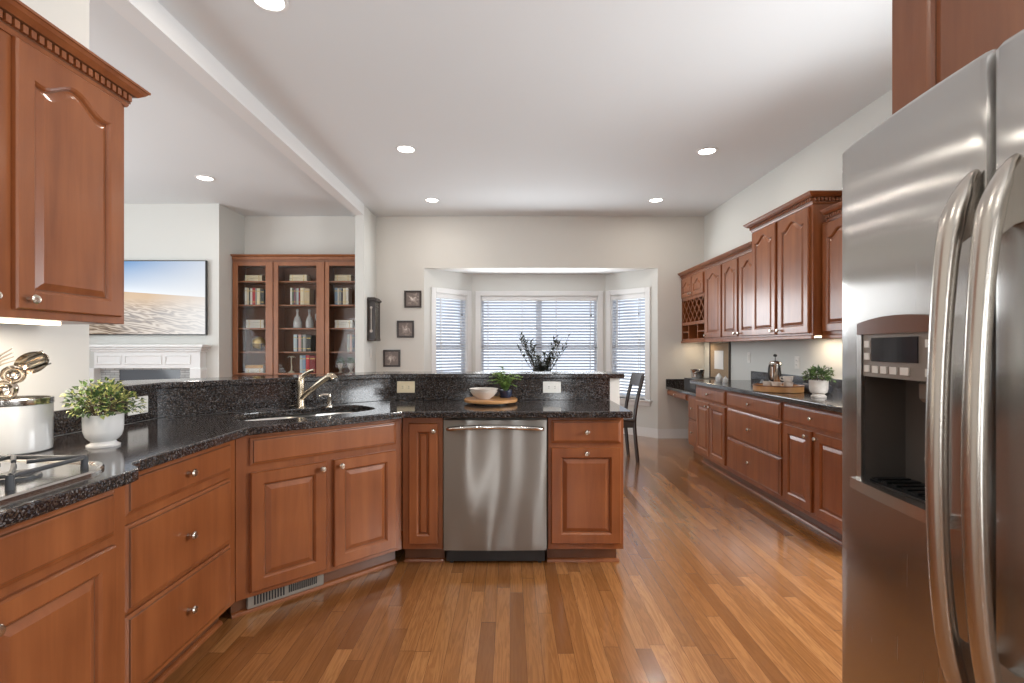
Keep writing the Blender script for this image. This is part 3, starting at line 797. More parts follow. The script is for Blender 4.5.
# ------------------------------------------------------------------ outlets and switches
def outlet(label, loc, rz, horiz=True, mat='plate', sw=0.124, sh=0.080, kind='electrical_outlet', cat='outlet'):
    """local: plate in xz, facing -y"""
    t = thing(kind, label, cat, loc, rz)
    bm = BM(); box(bm, -sw/2, sw/2, -0.006, 0, -sh/2, sh/2, 0.003, seg=2); p = obj('cover_plate', bm, M[mat], t)
    if kind == 'electrical_outlet':
        for sx in (-1, 1):
            ox, oz = (sx*0.021, 0) if horiz else (0, sx*0.021)
            bm = BM(); lathe(bm, [(0.0165, 0.0), (0.0165, 0.0025), (0.0, 0.0028)], seg=20, mat=T(ox, -0.006, oz) @ R(PI/2, 'X')); rc = obj('receptacle', bm, M[mat], t)
            bm = BM()
            for q in (-1, 1):
                dx, dz = (0, q*0.006) if horiz else (q*0.006, 0)
                hw, hh = (0.0045, 0.0012) if horiz else (0.0012, 0.0045)
                box(bm, ox+dx-hw, ox+dx+hw, -0.0095, -0.0075, oz+dz-hh, oz+dz+hh)
            obj('slots', bm, M['slot'], rc)
    else:
        bm = BM(); box(bm, -0.011, 0.011, -0.012, -0.005, -0.03, 0.03, 0.002); obj('rocker', bm, M[mat], t)
    return t
outlet('cream horizontal outlet on the granite backsplash nearer the sink', (-0.722, 3.4695, 1.004), 0, True, 'plate_cream')
outlet('white horizontal outlet on the granite backsplash near the wood board', (0.290, 3.4695, 1.003), 0, True, 'plate')
outlet('white outlet on the backsplash behind the potted plant by the cooktop', (-1.8175, 2.44, 0.995), HP, True, 'plate', 0.13, 0.085)
outlet('upright white outlet on the wall above the french press', (XR-0.0005, 4.76, 1.135), -HP, False, 'plate', 0.075, 0.118)
outlet('slim white light switch on the wall beside the pinboard', (XR-0.0005, 5.72, 1.165), -HP, False, 'plate', 0.07, 0.118, 'light_switch', 'switch')
outlet('white wall switch below the framed clock', (XW+0.0005, 6.76, 1.20), HP, False, 'plate', 0.07, 0.115, 'light_switch', 'switch')

# ------------------------------------------------------------------ upper cabinets
CROWN = lambda z0, h, p: [(0, z0), (0.006, z0), (0.010, z0+h*0.10), (0.010, z0+h*0.20), (0.012, z0+h*0.24), (0.012, z0+h*0.54), (p*0.5, z0+h*0.58), (p*0.80, z0+h*0.76), (p*0.92, z0+h*0.88), (p, z0+h*0.90), (p, z0+h), (0, z0+h)]
def crown_mesh(path, z0, h=0.085, p=0.062, dent=True):
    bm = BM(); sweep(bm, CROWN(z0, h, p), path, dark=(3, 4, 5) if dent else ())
    if dent:
        P = offset_path(path, 0.012)
        for a, b in zip(P, P[1:]):
            a = Vector(a); b = Vector(b); d = (b-a); L = d.length; d.normalize(); ang = math.atan2(d.y, d.x)
            n = max(1, int(L/0.027))
            for i in range(n):
                q = a + d*((i+0.5)*L/n)
                box(bm, -0.0085, 0.0085, -0.013, 0.002, z0+h*0.25, z0+h*0.53, mat=T(q.x, q.y, 0) @ R(ang, 'Z'))
    return bm
# left: over the cooktop side
t = cabinet('wall_cabinet', 'upper cabinet with arched panel door above the utensil crock', (-1.55, 1.075, 0), HP, 0.935, 0.33, 1.37, 2.255, toe=False,
        doors=[dict(r=(0.022, 0.428, 1.397, 2.243), arch=0.055, k=(0.39, 1.43)), dict(r=(0.478, 0.900, 1.397, 2.243), arch=0.055, k=(0.513, 1.430))])
bm = crown_mesh([(0.935+0.0, 0.33), (0.935, 0.0), (0.0, 0.0)][::-1], 2.245, 0.085, 0.062); obj('crown_molding', bm, [M['wood'], M['toe']], t)
bm = BM(); box(bm, 0.30, 0.72, 0.06, 0.10, 1.356, 1.369, 0.002); o = obj('under_cabinet_light', bm, [M['strip']], t); o['label'] = 'glowing warm light bar'
area_light('under_cabinet_lamp', (0.5, 0.10, 1.352), (0, 0, 0), 0.5, 0.05, 5.0, (1.0, 0.88, 0.72), parent=t)

# right: base run, its far end at y = 5.61
YF = 5.61
RX = 2.09
def rcab(name, label, y_far, w, **kw): return cabinet(name, label, (RX, y_far, 0), -HP, w, 0.635, 0, 0.874, **kw)
rcab('base_cabinet', 'far base cabinet by the desk, one drawer over two narrow doors', 5.61, 0.81,
     doors=[dict(r=(0.03, 0.395, 0.137, 0.697), k=(0.36, 0.660), stile=0.05), dict(r=(0.415, 0.78, 0.137, 0.697), k=(0.45, 0.660), stile=0.05)],
     drawers=[dict(r=(0.03, 0.78, 0.722, 0.855), k=[(0.405, 0.79)])])
rcab('drawer_cabinet', 'wide three-drawer base cabinet in front of the round wood tray', 4.80, 0.985,
     drawers=[dict(r=(0.022, 0.958, *z), k=[(0.49, (z[0]+z[1])/2)]) for z in ((0.722, 0.855), (0.440, 0.700), (0.140, 0.425))])
rcab('base_cabinet', 'base cabinet under the white pot plant beside the refrigerator', 3.815, 0.80,
     doors=[dict(r=(0.025, 0.368, 0.137, 0.697), k=(0.335, 0.660)), dict(r=(0.415, 0.775, 0.137, 0.697), k=(0.45, 0.660))],
     drawers=[dict(r=(0.025, 0.775, 0.722, 0.855), k=[(0.40, 0.79)])])
bm = BM(); box(bm, 2.025, XR-0.003, 3.0, 5.635, 0.8755, 0.914)
tag(obj('countertop', bm, M['granite'], bevel=0.007), 'dark granite countertop along the wall cabinets by the desk', 'countertop')
bm = BM(); box(bm, XR-0.023, XR-0.002, 3.0, 5.635, 0.9145, 1.016)
tag(obj('backsplash', bm, M['granite'], bevel=0.003), 'low granite backsplash on the wall behind the french press', 'backsplash')
# desk
t = thing('desk', 'lower built-in granite desk with two drawers at the far wall', 'desk', (2.215, 7.045, 0), -HP)
bm = BM(); box(bm, 0.0, 1.405, -0.022, 0.518, 0.70, 0.735, 0.005); obj('desk_top', bm, M['granite'], t)
bm = BM(); box(bm, 0.0, 0.020, -0.02, 0.518, 0.7355, 0.838, 0.002); box(bm, 0.02, 1.405, 0.498, 0.518, 0.7355, 0.838, 0.002); obj('splashback', bm, M['granite'], t)
bm = BM(); box(bm, 0.85, 1.40, 0.0, 0.517, 0.09, 0.6995, 0.002); box(bm, 0.85, 1.40, 0.06, 0.517, 0, 0.09); obj('drawer_pedestal', bm, M['wood'], t)
bm = BM(); box(bm, 0.02, 0.85, 0.0, 0.45, 0.615, 0.6995, 0.002); obj('apron', bm, M['wood'], t)
for z in ((0.12, 0.40), (0.415, 0.685)):
    d = obj('drawer', drawer_mesh(0.875, 1.385, *z), [M['wood'], M['toe']], t); knob(d, 1.05, (z[0]+z[1])/2)
d = obj('drawer', drawer_mesh(0.05, 0.80, 0.622, 0.692), [M['wood'], M['toe']], t); knob(d, 0.425, 0.657)

# right uppers
UX = 2.42
t = thing('wine_cabinet', 'far upper cabinet with wine lattice, cubbyholes and two little doors', 'cabinet', (UX, 7.045, 0), -HP)
w = 0.845; dp = 0.31
bm = BM()
box(bm, 0, w, 0.012, dp, 1.95, 2.245); box(bm, 0, 0.03, 0, dp, 1.37, 1.95); box(bm, w-0.03, w, 0, dp, 1.37, 1.95)
box(bm, 0.0, w, 0, dp, 1.37, 1.40); box(bm, 0.03, w-0.03, dp-0.01, dp, 1.40, 1.95); box(bm, 0.03, w-0.03, 0, dp-0.01, 1.585, 1.625); box(bm, 0.0, w, 0, 0.012, 1.925, 2.245)
obj('body', bm, M['wood'], t)
bm = BM()
z0, z1 = 1.625, 1.925; H = z1-z0; W_ = w-0.06
def clipbar(bm, p, q, y0, y1, hw):
    d = Vector((q[0]-p[0], 0, q[1]-p[1])); L = d.length; ang = math.atan2(d.z, d.x)
    box(bm, 0, L, y0, y1, -hw, hw, mat=T(p[0], 0, p[1]) @ R(-ang, 'Y'))
stp = H*0.5
n = int(W_/stp)+4
for i in range(-4, n):
    x = 0.03+i*stp
    for sgn in (1, -1):
        a = (x, z0) if sgn > 0 else (x, z1); bq = (x+H, z1) if sgn > 0 else (x+H, z0)
        # clip to the opening
        xa, xb = max(a[0], 0.03), min(bq[0], 0.03+W_)
        if xb-xa < 0.02: continue
        za = a[1]+sgn*(xa-a[0]); zb = a[1]+sgn*(xb-a[0])
        clipbar(bm, (xa, za), (xb, zb), 0.002 + (0.006 if sgn < 0 else 0), 0.008 + (0.006 if sgn < 0 else 0), 0.0065)
obj('wine_lattice', bm, M['wood'], t)
bm = BM()
bm.free()
for x in (0.25, 0.575): bm = BM(); box(bm, x, x+0.02, 0.002, dp-0.012, 1.40, 1.585); obj('cubby_divider', bm, M['wood'], t)
for x0, x1 in ((0.03, 0.25), (0.595, w-0.03)): bm = BM(); box(bm, x0, x1, 0.002, dp-0.012, 1.485, 1.50); obj('cubby_shelf', bm, M['wood'], t)
for (x0, x1, kx) in ((0.03, 0.412, 0.375), (0.432, 0.815, 0.47)):
    d = obj('door', door_mesh(x0, x1, 1.965, 2.225, arch=0.05, stile=0.05), [M['wood'], M['toe']], t, loc=(0, -0.0005, 0)); knob(d, kx, 2.0)
bm = BM(); box(bm, 0, w, -0.012, 0.012, 1.345, 1.37, 0.004); obj('light_rail', bm, M['wood'], t)
UZ = (1.372, 2.245)
def ucab(label, y_far, w, doors, ux=UX, z1=2.245, depth=0.312): return cabinet('wall_cabinet', label, (ux, y_far, 0), -HP, w, depth, 1.375, z1, toe=False, doors=doors, light_rail=True)
ucab('single door upper cabinet beside the wine lattice cabinet', 6.198, 0.525, [dict(r=(0.045, 0.497, 1.40, 2.225), arch=0.055, k=(0.08, 1.43))])
ucab('two door upper cabinet between single door and tall cabinets', 5.672, 0.830, [dict(r=(0.012, 0.382, 1.40, 2.225), arch=0.055, k=(0.352, 1.43)), dict(r=(0.425, 0.795, 1.40, 2.225), arch=0.055, k=(0.455, 1.43))])
tc_ = ucab('tall two door upper cabinet rising above its neighbours', 4.840, 0.970, [dict(r=(0.028, 0.450, 1.392, 2.378), arch=0.06, k=(0.418, 1.425)), dict(r=(0.493, 0.935, 1.392, 2.378), arch=0.06, k=(0.53, 1.425))], 2.345, 2.395, 0.387)
bm = crown_mesh([(0, 0.386), (0, 0), (0.97, 0), (0.97, 0.386)], 2.390, 0.085, 0.062); obj('crown_molding', bm, [M['wood'], M['toe']], tc_)
tn = ucab('upper cabinet with arched doors above the white pot plant', 3.868, 0.86, [dict(r=(0.022, 0.415, 1.40, 2.225), arch=0.055, k=(0.385, 1.43)), dict(r=(0.445, 0.838, 1.40, 2.225), arch=0.055, k=(0.475, 1.43))])
bm = crown_mesh([(0.064, 0.0), (0.86, 0.0), (0.86, 0.31)], 2.235, 0.085, 0.062); obj('crown_molding', bm, [M['wood'], M['toe']], tn)
bm = BM(); box(bm, 0.45, 0.85, 0.20, 0.24, 1.362, 1.3745, 0.002); obj('under_cabinet_light', bm, M['strip'], tc_)['label'] = 'glowing warm light bar'
area_light('under_cabinet_lamp', (0.65, 0.26, 1.355), (0, 0, 0), 0.4, 0.05, 1.5, (1.0, 0.80, 0.58), parent=tc_)
area_light('under_cabinet_lamp', (0.25, 0.15, 1.36), (0, 0, 0), 0.3, 0.05, 0.9, (1.0, 0.80, 0.55), parent=t)
bm = crown_mesh([(UX, 7.045), (UX, 4.905)], 2.235, 0.085, 0.062)
bmesh.ops.reverse_faces(bm, faces=bm.faces)
bm.free()
bm = crown_mesh([(0.0, 0.0), (2.14, 0.0)], 2.2455, 0.0745, 0.062)
o = obj('crown_molding', bm, [M['wood'], M['toe']], loc=(UX, 7.044, 0), rot=(0, 0, -HP)); tag(o, 'dentil crown molding along the low upper cabinets from wine lattice to tall cabinet', 'molding')

# over the refrigerator
t = cabinet('wall_cabinet', 'deep upper cabinet above the refrigerator', (0.963, 1.262, 0), -HP, 0.98, 0.63, 1.768, 2.56, toe=False,
        doors=[dict(r=(0.082, 0.485, 1.772, 2.53), stile=0.046), dict(r=(0.50, 0.90, 1.772, 2.53), stile=0.046)])
bm = BM(); box(bm, 0.0, 0.018, 0.0, 0.62, 0.0, 1.7675, 0.001); obj('end_panel', bm, M['wood'], t)

# ================================================================== REFRIGERATOR
t = thing('refrigerator', 'stainless steel side-by-side refrigerator with ice and water dispenser', 'refrigerator', (0.80, 1.237, 0), -HP)
FW = 0.912
def fbow(x): return 0.017 - 0.043*(1-((x-0.456)/0.456)**2)
bm = BM(); box(bm, 0.004, FW-0.004, 0.105, 0.76, 0.03, 1.745, 0.004); obj('case', bm, M['dgrey'], t)
bm = BM(); box(bm, 0.01, FW-0.01, 0.06, 0.15, 0.0, 0.085, 0.004); obj('base_grille', bm, M['black'], t)
DX0, DX1, DZ0, DZ1 = 0.102, 0.338, 0.975, 1.330
def fdoor(x0, x1, hole=False):
    bm = BM(); zb, zt = 0.10, 1.762
    xs = [x0, x0+0.004, x0+0.012] + [x0+0.012+(x1-x0-0.024)*i/14 for i in range(1, 14)] + [x1-0.012, x1-0.004, x1]
    if hole: xs = sorted([x for x in xs if abs(x-DX0) > 0.008 and abs(x-DX1) > 0.008] + [DX0, DX1])
    zs = [zb, zb+0.012, 0.4, 0.7, DZ0, 1.15, DZ1, 1.5, zt-0.012, zt]
    def P(x, z):
        y = fbow(x)
        e = min(x-x0, x1-x)
        if e < 0.012: y += 0.012*(1-math.sqrt(max(0, 1-((0.012-e)/0.012)**2)))
        e = min(z-zb, zt-z)
        if e < 0.011: y += 0.010
        return bm.verts.new((x, y, z))
    G = [[P(x, z) for x in xs] for z in zs]
    for j in range(len(zs)-1):
        for i in range(len(xs)-1):
            if hole and DX0-1e-4 <= xs[i] and xs[i+1] <= DX1+1e-4 and DZ0-1e-4 <= zs[j] and zs[j+1] <= DZ1+1e-4: continue
            bm.faces.new((G[j][i], G[j][i+1], G[j+1][i+1], G[j+1][i]))
    # edges of the door back to y = 0.10
    loop = G[0][:] + [g_[-1] for g_ in G[1:]] + G[-1][::-1][1:] + [g_[0] for g_ in G[::-1]][1:-1]
    bk = [bm.verts.new((v.co.x, 0.102, v.co.z)) for v in loop]
    n = len(loop)
    for k in range(n): bm.faces.new((loop[k], bk[k], bk[(k+1) % n], loop[(k+1) % n]))
    bmesh.ops.remove_doubles(bm, verts=bm.verts, dist=1e-5)
    return obj('door', bm, M['steel_v'], t, smooth=True, recalc=True)
fz = fdoor(0.0, 0.4255, True); fr = fdoor(0.4335, FW)
# handles: tall bowed bars with leaf shaped feet
def fhandle(x, parent):
    y0 = fbow(x)
    prof = [(-0.000, 1.570, 0.004), (-0.012, 1.556, 0.010), (-0.026, 1.525, 0.019), (-0.041, 1.48, 0.0235), (-0.052, 1.40, 0.0215), (-0.062, 1.25, 0.020), (-0.066, 1.08, 0.020), (-0.062, 0.93, 0.020), (-0.051, 0.81, 0.021), (-0.035, 0.73, 0.022), (-0.018, 0.69, 0.018), (-0.002, 0.672, 0.005)]
    P = spline([(x, y0+p[0], p[1]) for p in prof], 4)
    rr = []
    for i in range(len(P)):
        k = i/4; a = int(min(k, len(prof)-2)); rr.append(prof[a][2]+(prof[a+1][2]-prof[a][2])*(k-a))
    bm = BM(); tube(bm, P, [q*0.84 for q in rr], 14, flat=0.85)
    for pl in ([(0.001, 1.566), (-0.022, 1.535), (-0.044, 1.470), (-0.046, 1.440), (-0.034, 1.447), (-0.014, 1.462), (0.001, 1.466)], [(0.001, 0.690), (-0.014, 0.705), (-0.036, 0.755), (-0.050, 0.815), (-0.036, 0.800), (-0.014, 0.782), (0.001, 0.778)]):
        vs = prism(bm, [(y0+p_[0], p_[1]) for p_ in pl], -0.012, 0.012)
        bmesh.ops.transform(bm, matrix=Matrix(((0, 0, 1, x), (1, 0, 0, 0), (0, 1, 0, 0), (0, 0, 0, 1))), verts=vs)
    return obj('handle', bm, M['handle_steel'], parent, smooth=True)
fhandle(0.407, fz); fhandle(0.474, fr)
# dispenser
d = bpy.data.objects.new('dispenser', None); COL.objects.link(d); d.parent = t
bm = BM()   # the recess
xa, xb = DX0, DX1; za, zb = DZ0, DZ1; zp = 1.212
yb = 0.098
def quad(bm, a, b, c_, d_): bm.faces.new([bm.verts.new(p) for p in (a, b, c_, d_)])
ya, yc = fbow(xa)+0.004, fbow(xb)+0.004
quad(bm, (xa, yb, za), (xb, yb, za), (xb, yb, zp), (xa, yb, zp))
quad(bm, (xa, ya, za), (xa, yb, za), (xa, yb, zp), (xa, ya, zp))
quad(bm, (xb, ya, za), (xb, ya, zp), (xb, yb, zp), (xb, yb, za))
quad(bm, (xa, ya, za), (xb, ya, za), (xb, yb, za), (xa, yb, za))
quad(bm, (xa, ya, zp), (xa, yb, zp), (xb, yb, zp), (xb, ya, zp))
obj('niche', bm, plain('brown_grey_liner', (0.12, 0.105, 0.095), 0.35), d)
def on(x, off=0.0): return fbow(x)+off
def curved_plate(x0, x1, z0, z1, off, th, arch=0.0, n=10):
    bm = BM()
    f = []; b_ = []
    for i in range(n+1):
        x = x0+(x1-x0)*i/n; u = 2*i/n-1
        zt = z1 + arch*(1-u*u)
        f.append((bm.verts.new((x, on(x, off-th), z0)), bm.verts.new((x, on(x, off-th), zt))))
        b_.append((bm.verts.new((x, on(x, off), z0)), bm.verts.new((x, on(x, off), zt))))
    for i in range(n):
        bm.faces.new((f[i][0], f[i+1][0], f[i+1][1], f[i][1])); bm.faces.new((b_[i][1], b_[i+1][1], b_[i+1][0], b_[i][0]))
        bm.faces.new((f[i][1], f[i+1][1], b_[i+1][1], b_[i][1])); bm.faces.new((b_[i][0], b_[i+1][0], f[i+1][0], f[i][0]))
    for i in (0, n): bm.faces.new((f[i][0], f[i][1], b_[i][1], b_[i][0]))
    bmesh.ops.recalc_face_normals(bm, faces=bm.faces)
    return bm
obj('control_panel', curved_plate(xa+0.004, xb-0.004, zp, 1.305, 0.006, 0.006), M['taupe'], d)
obj('display', curved_plate(0.140, 0.282, 1.246, 1.297, 0.0, 0.0025), M['lcd'], d)
obj('top_trim', curved_plate(xa-0.012, xb+0.012, 1.305, 1.330, 0.006, 0.012, 0.012), plain('copper_brown_trim', (0.17, 0.075, 0.045), 0.3), d)
for (bx, bz, bw) in ((0.114, 1.284, 0.018), (0.114, 1.257, 0.018), (0.114, 1.230, 0.018), (0.144, 1.229, 0.020), (0.173, 1.229, 0.020), (0.203, 1.229, 0.021), (0.235, 1.229, 0.024), (0.302, 1.284, 0.020), (0.302, 1.229, 0.020)):
    obj('button', curved_plate(bx, bx+bw, bz-0.008, bz+0.007, 0.0, 0.003, n=2), M['plate'], d)
bm = BM()
for i in range(2):
    pass
bezel = curved_plate(xa-0.016, xa+0.002, za-0.006, 1.305, 0.004, 0.008, n=2); obj('bezel', bezel, M['satin'], d)
bezel = curved_plate(xb-0.002, xb+0.016, za-0.006, 1.305, 0.004, 0.008, n=2); obj('bezel', bezel, M['satin'], d)
bezel = curved_plate(xa-0.016, xb+0.016, za-0.020, za+0.004, 0.006, 0.026); obj('drip_ledge', bezel, plain('bright_chrome', (0.80, 0.79, 0.77), 0.25, 1.0), d)
bm = BM(); box(bm, xa+0.008, xb-0.008, 0.012, yb-0.004, za+0.001, za+0.006)
for i in range(9): box(bm, xa+0.012+i*0.0275, xa+0.028+i*0.0275, 0.014, yb-0.01, za+0.006, za+0.010)
obj('drip_grille', bm, M['black'], d)
bm = BM(); box(bm, 0.215, 0.295, 0.03, yb-0.002, 1.165, zp-0.001, 0.008); obj('ice_chute', bm, M['taupe'], d)
bm = BM(); box(bm, -0.032, 0.032, -0.004, 0.004, -0.125, 0.0, 0.003, mat=T(0.275, 0.058, 1.17) @ R(-0.28, 'X')); obj('paddle', bm, M['nickel'], d)

# ================================================================== COOKTOP
t = thing('gas_cooktop', 'stainless gas cooktop with cast iron grates on the granite', 'cooktop', (-1.44, 1.20, 0.9142))
bm = BM()
CT = rrect(-0.27, 0.255, -0.42, 0.40, 0.085, 6)
CT = [(x, y-(0.0 if y < 0.2 else 0.10*max(0, (x+0.05)/0.305)**2)) for x, y in CT]
lo = rings_fill(bm, [[(x, y, 0) for x, y in CT], [(x, y, 0.006) for x, y in CT], [(x*0.985, y*0.99, 0.011) for x, y in CT], [(x*0.96, y*0.975, 0.011) for x, y in CT], [(x*0.94, y*0.96, 0.005) for x, y in CT]])
obj('plate', bm, M['steel'], t, smooth=False)
def burner(x, y):
    bm = BM(); lathe(bm, [(0.052, 0.005), (0.050, 0.012), (0.040, 0.014), (0.038, 0.020), (0.0, 0.022)], (x, y, 0), 20); obj('burner', bm, M['iron'], t, smooth=True)
for x, y in ((0.09, 0.17), (-0.15, 0.20), (0.09, -0.24), (-0.15, -0.24), (-0.03, -0.02)): burner(x, y)
def grate(y0, y1):
    bm = BM(); x0, x1 = -0.245, 0.185; zt = 0.044; r = 0.0065
    for a, b in (((x0, y0), (x1, y0)), ((x1, y0), (x1, y1)), ((x1, y1), (x0, y1)), ((x0, y1), (x0, y0))):
        tube(bm, [(*a, zt-0.006), (*b, zt-0.006)], r, 8)
    for x, y in ((x0, y0), (x1, y0), (x1, y1), (x0, y1)): tube(bm, [(x, y, 0.004), (x, y, zt-0.002)], [0.010, 0.0085], 10)
    ym = (y0+y1)/2
    for cx_ in (0.085, -0.15):
        for a in range(4):
            d = Vector((math.cos(a*HP+PI/4), math.sin(a*HP+PI/4), 0))
            ex = Vector((cx_, ym, 0))
            far = 0.155 if a % 2 == 0 else 0.155
            q = ex + d*far
            q.x = min(max(q.x, x0), x1); q.y = min(max(q.y, y0), y1)
            tube(bm, [(ex.x+d.x*0.025, ex.y+d.y*0.025, zt+0.002), (ex.x+d.x*0.07, ex.y+d.y*0.07, zt+0.002), (q.x, q.y, zt-0.004)], [0.006, 0.0065, 0.0065], 8)
    tube(bm, [((x0+x1)/2, y0, zt-0.004), ((x0+x1)/2, y1, zt-0.004)], r, 8)
    obj('grate', bm, M['iron'], t, smooth=True)
grate(0.055, 0.275); grate(-0.365, -0.135)
for i in range(4):
    bm = BM(); lathe(bm, [(0.019, 0.010), (0.018, 0.030), (0.0, 0.032)], (0.222, -0.35+i*0.07, 0), 16); obj('knob', bm, M['black'], t, smooth=True)

# ================================================================== SMALL THINGS ON THE COUNTERS
random.seed(7)
# utensil crock
CK = (-1.729, 1.742)
t = thing('utensil_crock', 'large white ceramic crock with steel rim holding utensils', 'crock', (*CK, 0.9142))
bm = BM(); lathe(bm, [(0.0, 0.0), (0.096, 0.0), (0.102, 0.005), (0.1035, 0.02), (0.1035, 0.168), (0.097, 0.168), (0.097, 0.02), (0.0, 0.012)], seg=36, cap=False); obj('body', bm, M['ceramic'], t, smooth=True)
bm = BM(); lathe(bm, [(0.1045, 0.165), (0.1055, 0.168), (0.1055, 0.186), (0.103, 0.188), (0.096, 0.186), (0.096, 0.165)], seg=36, cap=False); obj('steel_rim', bm, M['steel'], t, smooth=True)
def utensil(kind, label, foot, head, axis, face, r):
    """foot inside the crock, head = centre of the working end, axis = its long direction, face = direction it opens to"""
    t = thing(kind, label, 'utensil', (CK[0]+foot[0], CK[1]+foot[1], 0.9142+0.016), 0, 'steel utensils in the crock')
    e = Vector((head[0]-foot[0], head[1]-foot[1], head[2]-0.016)); f = Vector((0, 0, 0.0))
    ax = Vector(axis).normalized(); fc = Vector(face); fc = (fc - ax*fc.dot(ax)).normalized(); sd = ax.cross(fc)
    rot = Matrix((sd, ax, fc)).transposed().to_4x4()
    back = {'ladle': r*0.97, 'slotted_spoon': r*1.28, 'serving_fork': 0.0, 'spatula': 0.0}[kind]
    n_ = e - ax*back
    bm = BM(); tube(bm, spline([f+Vector((0, 0, 0.004)), f.lerp(n_, 0.55)+Vector((0, 0, 0.012)), n_-ax*0.012, n_+ax*0.004], 4), 0.0045, 8); obj('handle', bm, M['bronze'], t, smooth=True)
    bm = BM()
    if kind == 'ladle':
        prof = [(r*math.sin(a), -r*math.cos(a)) for a in [PI/2*k/7 for k in range(8)]]
        prof = prof + [(x*0.93, z*0.93+0.001) for x, z in prof[::-1]]
        lathe(bm, prof, seg=24, cap=False, mat=T(*e) @ rot); nm = 'bowl'
    elif kind == 'slotted_spoon':
        vs = lathe(bm, [(0.0, -0.012), (0.3, -0.011), (0.6, -0.007), (0.85, 0.0), (1.0, 0.009), (1.0, 0.011), (0.84, 0.003), (0.6, -0.004), (0.0, -0.009)], seg=28, cap=False)
        bmesh.ops.transform(bm, matrix=T(*e) @ rot @ Matrix.Diagonal((r*0.80, r*1.35, 1.5, 1)), verts=vs)
        for i in range(5):
            o_ = (i-2)*r*0.27
            box(bm, o_-r*0.055, o_+r*0.055, -r*0.75, r*0.75, -0.0145, -0.0035+abs(i-2)*0.002, mi=1, mat=T(*e) @ rot)
        nm = 'bowl'
    elif kind == 'serving_fork':
        tube(bm, [e-ax*0.01, e+ax*0.02], [0.006, 0.014], 8, flat=0.3)
        for i in range(4):
            o_ = (i-1.5)*0.012
            tube(bm, [e+ax*0.015+sd*o_*0.8, e+ax*0.05+sd*o_+fc*0.006, e+ax*0.095+sd*o_*1.3+fc*0.002], [0.004, 0.0032, 0.0015], 6)
        nm = 'tines'
    else:
        box(bm, -r, r, 0, r*2.2, -0.0015, 0.0015, 0.001, mat=T(*e) @ rot); nm = 'blade'
    obj(nm, bm, [M['bronze'], M['dgrey']], t, smooth=True)
utensil('slotted_spoon', 'large oval slotted spoon leaning highest out of the crock', (-0.045, 0.03), (0.045, 0.03, 0.312), (0.88, 0, 0.36), (0.35, -0.85, -0.1), 0.046)
utensil('ladle', 'steel ladle with its round bowl hanging low over the crock rim', (-0.04, -0.05), (0.040, -0.070, 0.222), (0.75, -0.1, 0.35), (0.45, -0.85, 0.12), 0.034)
utensil('ladle', 'upright steel ladle between the slotted spoon and the low ladle', (-0.01, -0.015), (0.020, -0.022, 0.268), (0.60, 0.0, 0.75), (0.60, -0.72, -0.30), 0.034)
utensil('serving_fork', 'bronzed fork with splayed tines above the crock', (-0.06, 0.0), (-0.075, 0.0, 0.300), (0.80, -0.1, 0.35), (0.2, -0.9, 0.3), 0.02)
utensil('spatula', 'flat steel spatula blade leaning out of the crock behind the fork', (-0.060, -0.030), (-0.070, -0.040, 0.215), (-0.5, -0.1, 0.8), (0.3, -0.9, 0.3), 0.024)

def bushy(name, bm, c_, rx, rz, n, L, w, mats, zmin=-0.15, flat=1.0, droop=0.0):
    for i in range(n):
        a = random.uniform(0, 2*PI); q = random.uniform(zmin, 1.0); rr = math.sqrt(max(0, 1-q*q))
        k = random.uniform(0.45, 1.0)**0.7 * (1 + 0.25*math.sin(3*a+q*4))
        d = Vector((rr*math.cos(a), rr*math.sin(a), q))
        p = Vector(c_) + Vector((d.x*rx*k, d.y*rx*k, d.z*rz*k))
        dd = (d + Vector((random.uniform(-.7, .7), random.uniform(-.7, .7), random.uniform(-.6, .7)-droop))).normalized()
        leaf(bm, p, dd, Vector((random.uniform(-.5, .5), random.uniform(-.5, .5), 1)), L*random.uniform(.7, 1.25), w*random.uniform(.7, 1.2), random.randrange(mats))
# variegated plant by the cooktop
t = thing('potted_plant', 'variegated leafy plant in a footed white pot by the cooktop', 'plant', (-1.500, 1.845, 0.9142))
bm = BM(); lathe(bm, [(0.0, 0), (0.051, 0.0), (0.052, 0.006), (0.040, 0.013), (0.037, 0.019), (0.046, 0.026), (0.055, 0.038), (0.060, 0.056), (0.0615, 0.080), (0.062, 0.118), (0.058, 0.118), (0.057, 0.095), (0.0, 0.095)], seg=32, cap=False); obj('pot', bm, M['ceramic'], t, smooth=True)
bm = BM(); lathe(bm, [(0.0565, 0.096), (0.04, 0.10), (0.0, 0.102)], seg=20, cap=False); obj('soil', bm, M['soil'], t)
bm = BM()
for i in range(26):
    a = random.uniform(0, 2*PI); k = random.uniform(0.03, 0.08)
    tube(bm, spline([(0.02*math.cos(a), 0.02*math.sin(a), 0.098), (k*0.7*math.cos(a), k*0.7*math.sin(a), 0.15), (k*1.15*math.cos(a), k*1.15*math.sin(a), random.uniform(.13, .22))], 3), 0.0013, 5)
obj('stems', bm, M['stem'], t)
bm = BM(); bushy('f', bm, (0, 0, 0.142), 0.098, 0.088, 900, 0.019, 0.014, 3, zmin=-0.30); obj('foliage', bm, [M['leaf'], M['leaf_y'], M['leaf_d']], t)

